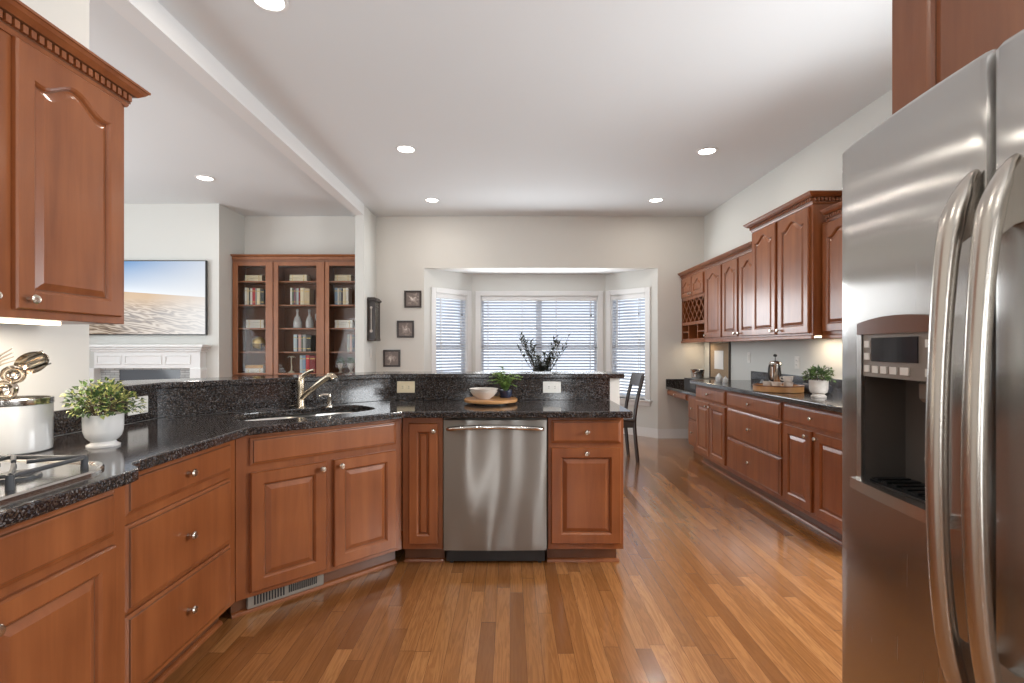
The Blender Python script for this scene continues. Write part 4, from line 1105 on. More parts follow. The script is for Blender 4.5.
# round board with bowls and fern on the peninsula
t = thing('serving_board', 'round wooden lazy susan board on the peninsula counter', 'board', (-0.125, 3.265, 0.9142))
bm = BM(); lathe(bm, [(0.0, 0.010), (0.166, 0.010), (0.173, 0.015), (0.174, 0.027), (0.170, 0.032), (0.0, 0.032)], seg=40, cap=False); obj('top', bm, M['board'], t, smooth=True)
bm = BM(); lathe(bm, [(0.0, 0), (0.11, 0.0), (0.11, 0.0098), (0.0, 0.0098)], seg=32, cap=False); obj('turntable_base', bm, M['dgrey'], t)
def bowl(label, x, y, z, R_, h, group='stacked white bowls on the board'):
    bm = BM(); lathe(bm, [(0.0, 0), (R_*0.45, 0), (R_*0.48, 0.004), (R_*0.72, h*0.35), (R_*0.93, h*0.85), (R_, h), (R_*0.955, h), (R_*0.88, h*0.80), (R_*0.65, h*0.36), (0.0, h*0.2)], seg=36, cap=False)
    o = obj('bowl', bm, M['stone_w'], smooth=True, loc=(x, y, z)); return tag(o, label, 'bowl', group)
M['stone_w'] = plain('off_white_stoneware', (0.70, 0.65, 0.60), 0.35)
bowl('lower white bowl of the pair on the round board', -0.170, 3.235, 0.9465, 0.090, 0.050)
bowl('upper white bowl nested in the other on the round board', -0.170, 3.235, 0.9595, 0.094, 0.054)
t = thing('potted_fern', 'small bright green fern in a navy pot on the round board', 'plant', (-0.030, 3.325, 0.9465))
bm = BM(); lathe(bm, [(0, 0), (0.036, 0), (0.042, 0.012), (0.045, 0.05), (0.041, 0.05), (0.039, 0.04), (0, 0.04)], seg=24, cap=False); obj('pot', bm, M['navy'], t, smooth=True)
bm = BM(); bs = BM()
for i in range(34):
    a = random.uniform(0, 2*PI); k = random.uniform(0.04, 0.12); hz = random.uniform(0.02, 0.12)
    if i == 0: a, k, hz = 2.6, 0.04, 0.15
    P = spline([(0.01*math.cos(a), 0.01*math.sin(a), 0.042), (k*0.5*math.cos(a), k*0.5*math.sin(a), 0.06+hz*0.8), (k*math.cos(a), k*math.sin(a), 0.05+hz)], 6)
    tube(bs, P, 0.001, 4)
    for j in range(2, len(P)):
        tdir = (P[j]-P[j-1]).normalized(); sd = tdir.cross(Vector((0, 0, 1))).normalized()
        for s_ in (-1, 1): leaf(bm, P[j], tdir*0.6+sd*s_*0.9+Vector((0, 0, random.uniform(-.2, .2))), (0, 0, 1), random.uniform(.020, .030), 0.010, random.randrange(2))
obj('fronds', bm, [M['leaf_b'], M['leaf']], t); obj('stems', bs, M['leaf'], t)

# right counter: tray, french press, cups, plant
TR = (2.235, 4.17)
t = thing('serving_tray', 'round wooden tray with a raised rim below the french press', 'tray', (*TR, 0.9142))
bm = BM(); lathe(bm, [(0.0, 0), (0.182, 0.0), (0.188, 0.004), (0.190, 0.050), (0.182, 0.052), (0.179, 0.036), (0.0, 0.034)], seg=44, cap=False); obj('tray_body', bm, M['board'], t, smooth=True)
bm = BM(); lathe(bm, [(0.1895, 0.046), (0.1915, 0.048), (0.1915, 0.0545), (0.183, 0.056), (0.181, 0.050)], seg=44, cap=False); obj('rim', bm, M['toe'], t, smooth=True)
zt = 0.9142+0.0365
t = thing('french_press', 'steel french press with black handle standing on the round tray', 'coffee maker', (2.262, 4.265, zt))
bm = BM(); lathe(bm, [(0, 0), (0.044, 0), (0.046, 0.006), (0.046, 0.17), (0.049, 0.178), (0.044, 0.178), (0.043, 0.01), (0, 0.008)], seg=28, cap=False); obj('beaker', bm, M['steel'], t, smooth=True)
bm = BM(); lathe(bm, [(0.050, 0.178), (0.051, 0.190), (0.040, 0.205), (0.022, 0.214), (0.0, 0.216)], seg=28); obj('lid', bm, M['steel'], t, smooth=True)
bm = BM(); tube(bm, [(0, 0, 0.215), (0, 0, 0.262)], 0.003, 8); lathe(bm, [(0.004, 0.248), (0.014, 0.252), (0.016, 0.262), (0.010, 0.272), (0, 0.274)], seg=16); obj('plunger', bm, M['black'], t, smooth=True)
bm = BM(); tube(bm, spline([(-0.04, -0.03, 0.172), (-0.072, -0.05, 0.178), (-0.085, -0.06, 0.14), (-0.078, -0.055, 0.07), (-0.042, -0.03, 0.045)], 5), 0.008, 10); obj('handle', bm, M['black'], t, smooth=True)
bm = BM(); tube(bm, [(0.036, 0.026, 0.165), (0.062, 0.045, 0.185)], [0.014, 0.009], 10); obj('spout', bm, M['steel'], t, smooth=True)
def cup_proto():
    t = thing('cup', 'x', 'cup', (0, 0, 0), 0, 'pale stoneware cups on the tray')
    bm = BM(); lathe(bm, [(0, 0), (0.026, 0), (0.030, 0.005), (0.036, 0.025), (0.037, 0.046), (0.034, 0.046), (0.033, 0.024), (0, 0.006)], seg=24, cap=False); obj('bowl', bm, M['stone'], t, smooth=True)
    bm = BM(); tube(bm, spline([(0.034, 0, 0.036), (0.055, 0, 0.038), (0.056, 0, 0.018), (0.032, 0, 0.012)], 4), 0.004, 8); obj('handle', bm, M['stone'], t, smooth=True)
    return t
cp = cup_proto()
for i, (x, y, z, rz, lab) in enumerate(((2.15, 4.17, zt, 0.5, 'pale cup on the tray, first of two in front of the french press'), (2.182, 4.092, zt, -2.0, 'pale cup between the lone front cup and the cup stack'), (2.272, 4.085, zt, 3.0, 'lower cup of the stack of two on the tray'), (2.272, 4.085, zt+0.0465, 2.4, 'upper cup of the stack of two on the tray'))):
    o = cp if i == 0 else copy_tree(cp)
    o.location = (x, y, z); o.rotation_euler = (0, 0, rz); o['label'] = lab
bm = BM(); lathe(bm, [(0, 0), (0.040, 0), (0.042, 0.006), (0.030, 0.022), (0.018, 0.045), (0.012, 0.058), (0.014, 0.064), (0, 0.070)], seg=20, cap=False)
tag(obj('bell_ornament', bm, plain('grey_glaze', (0.20, 0.21, 0.22), 0.4), smooth=True, loc=(2.33, 4.62, 0.9142)), 'small grey bell shaped ornament beside the wooden tray', 'ornament')
bm = BM()
pts = [(-0.11, 0, 0.034), (0.11, 0, 0.034)]
tube(bm, [(-0.12, 0, 0.034), (-0.115, 0, 0.034), (0.115, 0, 0.034), (0.12, 0, 0.034)], [0.028, 0.0335, 0.0335, 0.028], 18)
tag(obj('rolled_towel', bm, plain('dark_grey_cloth', (0.10, 0.10, 0.115), 0.95, 0, 0.25, 60), smooth=True, loc=(2.50, 4.08, 0.9142), rot=(0, 0, 1.9)), 'rolled dark grey cloth between tray and white pot plant', 'towel')
t = thing('potted_plant', 'dark leafy plant in a pale stone pot beside the refrigerator', 'plant', (2.265, 3.67, 0.9142))
bm = BM(); lathe(bm, [(0, 0), (0.050, 0), (0.051, 0.010), (0.040, 0.018), (0.040, 0.026), (0.055, 0.036), (0.061, 0.060), (0.063, 0.125), (0.058, 0.125), (0.056, 0.105), (0, 0.105)], seg=30, cap=False); obj('pot', bm, M['stone'], t, smooth=True)
bm = BM()
for i in range(20):
    a = random.uniform(0, 2*PI); k = random.uniform(0.02, 0.09)
    tube(bm, [(0.02*math.cos(a), 0.02*math.sin(a), 0.10), (k*math.cos(a), k*math.sin(a), random.uniform(.15, .20))], 0.0015, 5)
obj('stems', bm, M['stem'], t)
bm = BM(); bushy('f', bm, (0, 0, 0.145), 0.090, 0.072, 420, 0.026, 0.017, 2, zmin=-0.25); obj('foliage', bm, [M['leaf_d'], M['leaf']], t)

# desk things: pinboard, paper, organiser, bucket, little jars
t = thing('pinboard', 'framed brown pinboard on the wall above the desk', 'pinboard', (XR-0.001, 6.82, 0.86), -HP)
bm = BM(); box(bm, 0.025, 0.60, -0.010, -0.002, 0.025, 0.475); obj('cork_panel', bm, M['cork'], t)
bm = BM()
for b_ in ((0, 0.625, 0, 0.025), (0, 0.625, 0.475, 0.50), (0, 0.025, 0.025, 0.475), (0.60, 0.625, 0.025, 0.475)): box(bm, b_[0], b_[1], -0.02, 0, b_[2], b_[3], 0.003)
obj('frame', bm, M['dark'], t)
bm = BM(); box(bm, 0, 0.28, -0.002, 0, 0, 0.24); tag(obj('calendar_page', bm, M['paper'], loc=(XR-0.0125, 6.66, 1.00), rot=(0, 0, -HP)), 'white page pinned to the brown pinboard', 'paper')
t = thing('desk_organizer', 'low black desk organizer box under the steel bucket', 'organizer', (2.42, 6.38, 0.736))
bm = BM(); box(bm, -0.12, 0.22, -0.30, 0.22, 0.0, 0.006); box(bm, -0.12, 0.22, -0.30, 0.22, 0.138, 0.146)
for b_ in ((-0.12, -0.112, -0.30, 0.22), (0.212, 0.22, -0.30, 0.22), (-0.112, 0.212, 0.212, 0.22), (-0.112, 0.212, -0.30, -0.292)): box(bm, b_[0], b_[1], b_[2], b_[3], 0.006, 0.138)
obj('shell', bm, M['black'], t)
bm = BM(); box(bm, -0.128, -0.120, -0.20, -0.02, 0.03, 0.12, 0.002); obj('drawer_front', bm, M['dgrey'], t)
t = thing('metal_bucket', 'small galvanized steel bucket on the black desk organizer', 'bucket', (2.43, 6.48, 0.8825))
bm = BM(); lathe(bm, [(0, 0), (0.072, 0), (0.078, 0.05), (0.086, 0.108), (0.090, 0.112), (0.086, 0.114), (0.082, 0.108), (0.070, 0.006), (0, 0.006)], seg=28, cap=False); obj('pail', bm, M['steel'], t, smooth=True)
bm = BM(); tube(bm, spline([(0, -0.088, 0.10), (-0.05, -0.08, 0.08), (-0.09, 0, 0.055), (-0.05, 0.08, 0.08), (0, 0.088, 0.10)], 5), 0.0025, 6); obj('bail_handle', bm, M['satin'], t, smooth=True)
for i, (x, y, s_, lab) in enumerate(((2.24, 5.36, 1.0, 'taller white ceramic jar at the far end of the wall counter'), (2.25, 5.22, 0.75, 'shorter white ceramic jar at the far end of the wall counter'))):
    t = thing('ceramic_jar', lab, 'jar', (x, y, 0.9142), 0, 'white jars at the counter end')
    bm = BM(); lathe(bm, [(0, 0), (0.026*s_, 0), (0.036*s_, 0.02*s_), (0.034*s_, 0.055*s_), (0.02*s_, 0.066*s_), (0, 0.066*s_)], seg=22, cap=False); obj('jar_body', bm, M['ceramic'], t, smooth=True)
    bm = BM(); lathe(bm, [(0.022*s_, 0.066*s_), (0.018*s_, 0.076*s_), (0.006*s_, 0.080*s_), (0.008*s_, 0.088*s_), (0, 0.092*s_)], seg=18); obj('lid', bm, M['ceramic'], t, smooth=True)

# ================================================================== BREAKFAST AREA
def dining_chair(label, foot, rz):
    """local: backrest along y at x=0, seat runs to -x"""
    t = thing('dining_chair', label, 'chair', foot, rz)
    for s_ in (-1, 1):
        y = s_*0.19
        bm = BM(); P = spline([(0.025, y, 0.0), (0.0, y, 0.25), (-0.012, y, 0.46), (0.015, y, 0.68), (0.065, y, 0.88), (0.085, y, 0.965)], 4)
        for a, b in zip(P, P[1:]): pass
        tube(bm, P, [0.021]*len(P), 4, flat=0.9); obj('rear_leg', bm, M['dark'], t)
        bm = BM(); tube(bm, [(-0.40, y*1.05, 0), (-0.40, y*1.05, 0.43)], [0.016, 0.022], 4); obj('front_leg', bm, M['dark'], t)
    bm = BM(); box(bm, -0.44, -0.012, -0.215, 0.215, 0.452, 0.482, 0.008, seg=2); obj('seat', bm, M['dark'], t)
    bm = BM()
    for (x0, x1, y0, y1) in ((-0.40, -0.02, -0.20, -0.18), (-0.40, -0.02, 0.18, 0.20), (-0.41, -0.39, -0.18, 0.18), (-0.02, 0.0, -0.18, 0.18)): box(bm, x0, x1, y0, y1, 0.385, 0.4515)
    obj('apron', bm, M['dark'], t)
    bm = BM(); n = 8
    f = [(0.052+0.024*k - 0.0 , 0.86+0.13*k) for k in (0, 1)]
    ring = []
    for i in range(n+1):
        y = -0.20+0.40*i/n; bow = 0.018*(1-(y/0.20)**2)
        ring.append([bm.verts.new((x+bow, y, z)) for x, z in ((0.040, 0.845), (0.062, 0.845), (0.098, 0.985), (0.076, 0.985))])
    for a, b in zip(ring, ring[1:]):
        for k in range(4): bm.faces.new((a[k], a[(k+1) % 4], b[(k+1) % 4], b[k]))
    bm.faces.new(ring[0][::-1]); bm.faces.new(ring[-1]); obj('crest_rail', bm, M['dark'], t, recalc=True)
    return t
dining_chair('dark wood dining chair by the bay window beyond the bar', (1.395, 5.775, 0), 0.04)
t = thing('dining_table', 'dark round pedestal table in the bay behind the bar', 'table', (0.42, 5.95, 0))
bm = BM(); lathe(bm, [(0, 0.715), (0.56, 0.715), (0.58, 0.722), (0.58, 0.742), (0.57, 0.748), (0, 0.748)], seg=48, cap=False); obj('tabletop', bm, M['dark'], t, smooth=True)
bm = BM(); lathe(bm, [(0, 0), (0.26, 0), (0.26, 0.03), (0.12, 0.07), (0.06, 0.14), (0.055, 0.40), (0.08, 0.5), (0.06, 0.62), (0.16, 0.70), (0.16, 0.7145), (0, 0.7145)], seg=28, cap=False); obj('pedestal', bm, M['dark'], t, smooth=True)
t = thing('potted_olive', 'dark olive branches in a bowl planter before the bay window', 'plant', (0.375, 5.95, 0.7485))
bm = BM(); lathe(bm, [(0, 0), (0.09, 0), (0.11, 0.02), (0.165, 0.12), (0.185, 0.215), (0.190, 0.232), (0.180, 0.232), (0.155, 0.13), (0.0, 0.10)], seg=32, cap=False); obj('planter', bm, M['dark'], t, smooth=True)
bm = BM(); bs = BM()
random.seed(11)
for i in range(30):
    sp = -1 + 2*i/29 + random.uniform(-.12, .12)
    yy = random.uniform(-0.16, 0.16)
    h = 0.40 + 0.27*min(1, abs(sp)*1.35) - random.uniform(-0.02, 0.16)
    P = spline([(0.03*sp, 0, 0.11), (0.09*sp, yy*0.3, 0.24), (0.20*sp, yy*0.7, 0.24+(h-0.24)*0.55), (0.265*sp + random.uniform(-.03, .03), yy, h)], 6)
    tube(bs, P, [0.003]*6+[0.0025]*6+[0.0018]*(len(P)-12), 5)
    for j in range(5, len(P)):
        td = (P[j]-P[j-1]).normalized()
        for q in range(2):
            b_ = random.uniform(0, 2*PI); sd = Vector((math.cos(b_), math.sin(b_)*0.6, random.uniform(-.1, .4)))
            leaf(bm, P[j]+td*random.uniform(-.02, .02), td*0.45+sd, (0, 0, 1), random.uniform(.055, .090), 0.022, 0)
obj('leaves', bm, M['olive'], t); obj('branches', bs, M['stem'], t)

# framed prints on the back wall
def print_frame(label, x, z, seed):
    w = 0.240
    t = thing('framed_print', label, 'picture', (x, YB-0.0005, z), 0, 'small square prints on the back wall')
    bm = BM(); h = w/2; f = 0.026
    for b_ in ((-h, h, -h, -h+f), (-h, h, h-f, h), (-h, -h+f, -h+f, h-f), (h-f, h, -h+f, h-f)): box(bm, b_[0], b_[1], -0.022, 0, b_[2], b_[3], 0.003)
    obj('frame', bm, M['dark'], t)
    bm = BM(); box(bm, -h+f, h-f, -0.010, -0.002, -h+f, h-f); obj('print', bm, print_mat('sepia_print_%d' % seed, seed), t)
print_frame('topmost square dark framed print, next to the bay window', -1.367, 1.963, 1)
print_frame('middle square dark framed print in the diagonal of prints', -1.472, 1.540, 4)
print_frame('square framed print second lowest, closest to the wing wall', -1.664, 1.130, 7)
print_frame('lowest square framed print, only its top edge above the bar', -1.664, 0.818, 9)
# wall clock on the wing wall
t = thing('wall_clock', 'dark wooden pendulum wall clock on the white wing wall', 'clock', (XW+0.0005, 6.60, 1.37), HP)
bm = BM()
box(bm, -0.01, 0.255, -0.112, 0, 0.0, 0.035, 0.006); box(bm, -0.016, 0.261, -0.125, 0, 0.525, 0.555, 0.006); box(bm, 0.0, 0.245, -0.104, 0, 0.555, 0.575, 0.004)
for x in (0.0, 0.232):
    for y in (-0.104, -0.016): box(bm, x, x+0.016, y, y+0.016, 0.035, 0.525)
box(bm, 0.0, 0.248, -0.008, 0, 0.035, 0.525)
box(bm, 0.004, 0.010, -0.090, -0.014, 0.035, 0.525); box(bm, 0.238, 0.244, -0.090, -0.014, 0.035, 0.525)
obj('case', bm, M['dark'], t)
bm = BM()
tube(bm, [(0.001, -0.052, 0.12), (0.001, -0.052, 0.44)], 0.006, 8); lathe(bm, [(0, -0.003), (0.020, -0.002), (0.020, 0.002), (0, 0.003)], seg=20, cap=False, mat=T(0.001, -0.052, 0.13) @ R(HP, 'Y')); lathe(bm, [(0, -0.003), (0.016, -0.002), (0.016, 0.002), (0, 0.003)], seg=20, cap=False, mat=T(0.001, -0.052, 0.44) @ R(HP, 'Y'))
obj('thermometer', bm, M['stone'], t, smooth=True)['label'] = 'pale thermometer on the case side'
bm = BM(); box(bm, 0.016, 0.232, -0.100, -0.097, 0.035, 0.525); obj('glass_panel', bm, M['cglass'], t)
bm = BM(); box(bm, 0.02, 0.228, -0.014, -0.0085, 0.04, 0.52); obj('back_board', bm, plain('clock_back', (0.30, 0.22, 0.17), 0.6), t)
bm = BM(); lathe(bm, [(0.085, 0), (0.085, 0.006), (0, 0.007)], seg=32, mat=T(0.124, -0.05, 0.41) @ R(PI/2, 'X')); obj('dial', bm, M['ceramic'], t)
bm = BM(); tube(bm, [(0.124, -0.045, 0.35), (0.124, -0.045, 0.15)], 0.004, 8); lathe(bm, [(0.0, -0.006), (0.035, -0.004), (0.035, 0.004), (0, 0.006)], seg=24, mat=T(0.124, -0.045, 0.13) @ R(PI/2, 'X'), cap=False); obj('pendulum', bm, M['steel'], t, smooth=True)

# ================================================================== FAMILY ROOM
# television
TW, THh = 1.66, 0.955
t = thing('television', 'large flat television showing a desert dune above the fireplace', 'television', (-3.875-TW, 6.375, 1.438))
bm = BM(); box(bm, 0, TW, 0.0, 0.035, 0, THh, 0.004); box(bm, 0.4, 1.26, 0.035, 0.055, 0.2, 0.75); obj('housing', bm, M['black'], t)
bm = BM(); box(bm, 0.012, TW-0.012, -0.002, 0.0005, 0.014, THh-0.012); obj('screen', bm, screen_mat(TW, THh), t)
# fireplace
t = thing('fireplace', 'white paneled mantel fireplace with slate strips under the television', 'fireplace', (-3.80, 6.4305, 0))
FX = -1.55
bm = BM()
box(bm, FX+0.02, -0.03, -0.205, 0, 1.285, 1.318, 0.006); box(bm, FX+0.05, -0.06, -0.175, 0, 1.255, 1.285, 0.008); box(bm, FX+0.075, -0.085, -0.150, 0, 1.225, 1.255, 0.008)
obj('mantel_shelf', bm, M['white'], t)
bm = BM()
box(bm, FX+0.10, -0.11, -0.12, 0, 1.020, 1.225)
for (x0, x1) in ((-1.42, -1.105), (-1.066, -0.592), (-0.555, -0.226)):
    z0, z1 = 1.067, 1.187; f = 0.016
    for b_ in ((x0, x1, z0, z0+f), (x0, x1, z1-f, z1), (x0, x0+f, z0+f, z1-f), (x1-f, x1, z0+f, z1-f)): box(bm, b_[0], b_[1], -0.130, -0.119, b_[2], b_[3], 0.004)
obj('frieze', bm, M['white'], t)
for (x0, x1) in ((FX+0.085, FX+0.11+0.0), (-0.235, -0.095)):
    bm = BM(); box(bm, x0 if x0 > -1 else FX-0.02, x1, -0.135, 0, 0, 1.02, 0.004); box(bm, (x0 if x0 > -1 else FX-0.02)-0.012, x1+0.012, -0.147, 0, 0, 0.16, 0.004)
    obj('pilaster', bm, M['white'], t)
bm = BM(); box(bm, -1.44, -1.20, -0.03, -0.001, 0, 1.02); box(bm, -0.42, -0.235, -0.03, -0.001, 0, 1.02); box(bm, -1.20, -0.42, -0.03, -0.001, 0.998, 1.02); obj('slate_surround', bm, M['firebrick'], t)
bm = BM(); box(bm, -1.20, -0.42, -0.028, -0.002, 0.08, 0.998); obj('firebox_glass', bm, M['fire'], t)
# bookcase
CX0, CX1 = -3.738, -2.010
YC = 6.73
t = thing('bookcase', 'tall built-in wooden bookcase with three glass door bays', 'bookcase', (0, 0, 0))
bm = BM()
box(bm, CX0, CX1, YC+0.30, YC+0.318, 0, 2.47)
for x in (CX0, -3.195, -2.502, CX1-0.025): box(bm, x, x+0.025, YC+0.022, YC+0.30, 0, 2.47)
box(bm, CX0+0.025, CX1-0.025, YC+0.022, YC+0.30, 2.40, 2.47)
for b_ in ((CX0, CX1, 2.435, 2.472), (CX0, CX1, 0.0, 0.10), (CX0, CX1, 0.86, 0.905)): box(bm, b_[0], b_[1], YC+0.001, YC+0.022, b_[2], b_[3])
obj('carcass', bm, M['wood_in'], t)
SZ = [2.182, 1.862, 1.546, 1.227, 0.934]
BAYX = [(CX0+0.025, -3.195), (-3.17, -2.502), (-2.477, CX1-0.025)]
for x0, x1 in BAYX:
    for z in SZ:
        bm = BM(); box(bm, x0+0.001, x1-0.001, YC+0.028, YC+0.299, z-0.020, z); obj('shelf', bm, M['case'], t)
for (x0, x1, a, b_) in ((-3.728, -3.186, -3.655, -3.284), (-3.176, -2.492, -3.112, -2.603), (-2.482, CX1-0.002, -2.430, CX1-0.060)):
    bm = BM(); z0, z1 = 0.915, 2.43; r0, r1 = 0.938, 2.379
    for q in ((x0, a, z0, z1), (b_, x1, z0, z1), (a, b_, z0, r0), (a, b_, r1, z1)): box(bm, q[0], q[1], YC-0.018, YC+0.0005, q[2], q[3], 0.003)
    d = obj('glass_door', bm, M['case'], t)
    bm = BM(); box(bm, a-0.004, b_+0.004, YC-0.010, YC-0.007, r0-0.004, r1+0.004); obj('glass_pane', bm, M['cglass'], d)
    d = obj('lower_door', door_mesh(x0, x1, 0.11, 0.85), [M['case'], M['toe']], t, loc=(0, YC, 0))
bm = crown_mesh([(CX0, YC+0.0), (CX1, YC+0.0)], 2.466, 0.062, 0.05, False); obj('crown_molding', bm, M['case'], t)

# books
def bcol(name, c_): return plain('cover_'+name, c_, 0.5)
BC = dict(white=bcol('white', (0.72, 0.70, 0.66)), black=bcol('black', (0.02, 0.02, 0.022)), red=bcol('red', (0.45, 0.03, 0.04)), maroon=bcol('maroon', (0.22, 0.02, 0.025)),
          cream=bcol('cream', (0.68, 0.60, 0.44)), tan=bcol('tan', (0.50, 0.40, 0.26)), grey=bcol('grey', (0.32, 0.33, 0.33)), blue=bcol('blue', (0.22, 0.32, 0.45)),
          lblue=bcol('light_blue', (0.45, 0.54, 0.60)), green=bcol('green', (0.10, 0.14, 0.10)), plum=bcol('plum', (0.18, 0.06, 0.10)), orange=bcol('orange', (0.62, 0.33, 0.12)), pink=bcol('pink', (0.55, 0.36, 0.36)), navy=bcol('navy', (0.03, 0.04, 0.09)))
def book_mesh(bm, th, h, d):
    """upright, spine to -y, x thickness"""
    box(bm, 0, 0.0025, 0, d, 0, h, mi=0); box(bm, th-0.0025, th, 0, d, 0, h, mi=0)
    vs = [bm.verts.new((th/2-th/2*math.cos(PI*k/6), -0.006*math.sin(PI*k/6), z)) for z in (0, h) for k in range(7)]
    for k in range(6): bm.faces.new((vs[k], vs[k+1], vs[k+8], vs[k+7])).material_index = 0
    box(bm, 0.0025, th-0.0025, 0.001, d-0.004, 0.004, h-0.004, mi=1)
    if h > 0.19:
        box(bm, th*0.12, th*0.88, -0.0068, -0.004, h*0.80, h*0.84, mi=2); box(bm, th*0.12, th*0.88, -0.0068, -0.004, h*0.16, h*0.19, mi=2)
def upright(x, z, th, h, colr, label, group):
    bm = BM(); book_mesh(bm, th, h, 0.15)
    o = obj('book', bm, [BC[colr], M['page'], M['gold']], loc=(x+SX, YC+0.085, z)); return tag(o, label, 'book', group)
def flat(x, z, w, th, colr, label, group, rz=0.0):
    bm = BM(); book_mesh(bm, th, w, 0.15)
    bmesh.ops.transform(bm, matrix=R(PI/2, 'Y') @ T(-th, 0, 0), verts=bm.verts)
    o = obj('book', bm, [BC[colr], M['page'], M['gold']], loc=(x+SX, YC+0.10, z), rot=(0, 0, rz)); return tag(o, label, 'book', group)
E0 = 0.0006; SX = -0.045
BAYN = ['of the television-side bay', 'of the middle bay', 'of the kitchen-side bay']
def row(x, z, items, where, group):
    cnt = {}
    for it in items: cnt[it[0]] = cnt.get(it[0], 0)+1
    seen = {}
    words = {'lblue': 'light blue'}
    prev = None
    for i, (colr, th, h) in enumerate(items):
        cn = words.get(colr, colr)
        if cnt[colr] == 1: lab = 'only %s upright book %s' % (cn, where)
        else:
            seen[colr] = seen.get(colr, 0)+1
            o_ = ['first', 'second', 'third', 'fourth'][seen[colr]-1]
            lab = '%s %s book from the television side %s' % (o_, cn, where)
        upright(x, z+E0, th, h, colr, lab, group); x += th+0.0012
    return x
row(-3.570, SZ[1], [('white', .028, .235), ('cream', .026, .228), ('black', .018, .235), ('white', .026, .225), ('red', .040, .232), ('grey', .020, .225), ('cream', .045, .226), ('black', .055, .215)], 'on the second shelf '+BAYN[0], 'upright books on the second shelf by the television')
row(-2.950, SZ[1], [('white', .024, .232), ('green', .022, .228), ('plum', .024, .232), ('grey', .018, .225), ('lblue', .020, .228), ('maroon', .022, .224), ('cream', .050, .232), ('tan', .075, .222)], 'on the second shelf '+BAYN[1], 'upright books on the second shelf of the middle bay')
row(-2.345, SZ[1], [('blue', .038, .232), ('white', .018, .226), ('grey', .034, .232), ('navy', .016, .220), ('cream', .045, .230), ('white', .034, .232)], 'on the second shelf '+BAYN[2], 'upright books on the second shelf by the kitchen')
row(-2.905, SZ[3], [('lblue', .048, .232), ('navy', .014, .215), ('pink', .040, .230), ('green', .018, .215), ('grey', .045, .230), ('black', .070, .220)], 'on the fourth shelf '+BAYN[1], 'upright books on the fourth shelf of the middle bay')
row(-2.820, SZ[4], [('lblue', .036, .240), ('blue', .044, .236), ('red', .050, .242), ('maroon', .085, .236)], 'on the lowest shelf '+BAYN[1], 'upright books on the lowest shelf of the middle bay')
row(-2.175, SZ[3], [('grey', .035, .235), ('pink', .030, .228), ('navy', .040, .225)], 'on the fourth shelf '+BAYN[2], 'upright books on the fourth shelf by the kitchen')
def pile(x, z, w, items, where, group):
    zz = z
    names = ['bottom', 'middle', 'top'] if len(items) == 3 else ['lower', 'upper']
    for i, (colr, th, sh) in enumerate(items):
        flat(x+sh, zz+E0, w-abs(sh)*1.5, th, colr, '%s %s book of the flat stack %s' % (names[i], 'cream' if colr != 'white' else 'white', where), group)
        zz += th+0.0008
pile(-3.575, SZ[0], 0.235, [('cream', .045, 0), ('cream', .042, 0.004)], 'on the top shelf '+BAYN[0], 'flat books on the top shelf by the television')
pile(-2.965, SZ[0], 0.235, [('cream', .048, 0), ('cream', .045, 0.003)], 'on the top shelf '+BAYN[1], 'flat books on the top shelf of the middle bay')
pile(-2.350, SZ[0], 0.225, [('cream', .048, 0), ('cream', .045, 0.003)], 'on the top shelf '+BAYN[2], 'flat books on the top shelf by the kitchen')
pile(-3.560, SZ[2], 0.245, [('white', .040, 0), ('white', .036, 0.006), ('white', .036, 0.0)], 'on the third shelf '+BAYN[0], 'flat books on the third shelf by the television')
pile(-2.345, SZ[2], 0.240, [('white', .040, 0), ('white', .034, 0.004), ('white', .034, 0.0)], 'on the third shelf '+BAYN[2], 'flat books on the third shelf by the kitchen')
flat(-3.570, SZ[4]+E0, 0.245, 0.062, 'white', 'thick white flat book under the orange one on the lowest bookcase shelf', 'flat books on the lowest shelf by the television')
flat(-3.566, SZ[4]+E0+0.0628, 0.240, 0.042, 'orange', 'orange flat book on top of a white one on the lowest bookcase shelf', 'flat books on the lowest shelf by the television')
# globe
t = thing('globe', 'gold desk globe in a four legged stand on the bookcase shelf', 'globe', (-3.45, YC+0.14, SZ[3]+E0))
bm = BM(); bmesh.ops.create_uvsphere(bm, u_segments=24, v_segments=16, radius=0.088, matrix=T(0, 0, 0.115)); obj('ball', bm, M['gold'], t, smooth=True)
bm = BM(); pr = [(0.103, 0.096), (0.103, 0.106), (0.092, 0.106), (0.092, 0.096), (0.103, 0.096)]; lathe(bm, pr, seg=32, cap=False)
for a in range(4): tube(bm, [(0.097*math.cos(a*HP+.78), 0.097*math.sin(a*HP+.78), 0.0), (0.097*math.cos(a*HP+.78), 0.097*math.sin(a*HP+.78), 0.10)], 0.006, 8)
tube(bm, [(-0.068, -0.068, 0.02), (0, 0, 0.022), (0.068, 0.068, 0.02)], 0.004, 6); tube(bm, [(-0.068, 0.068, 0.02), (0, 0, 0.022), (0.068, -0.068, 0.02)], 0.004, 6)
obj('stand', bm, M['dark'], t, smooth=True)
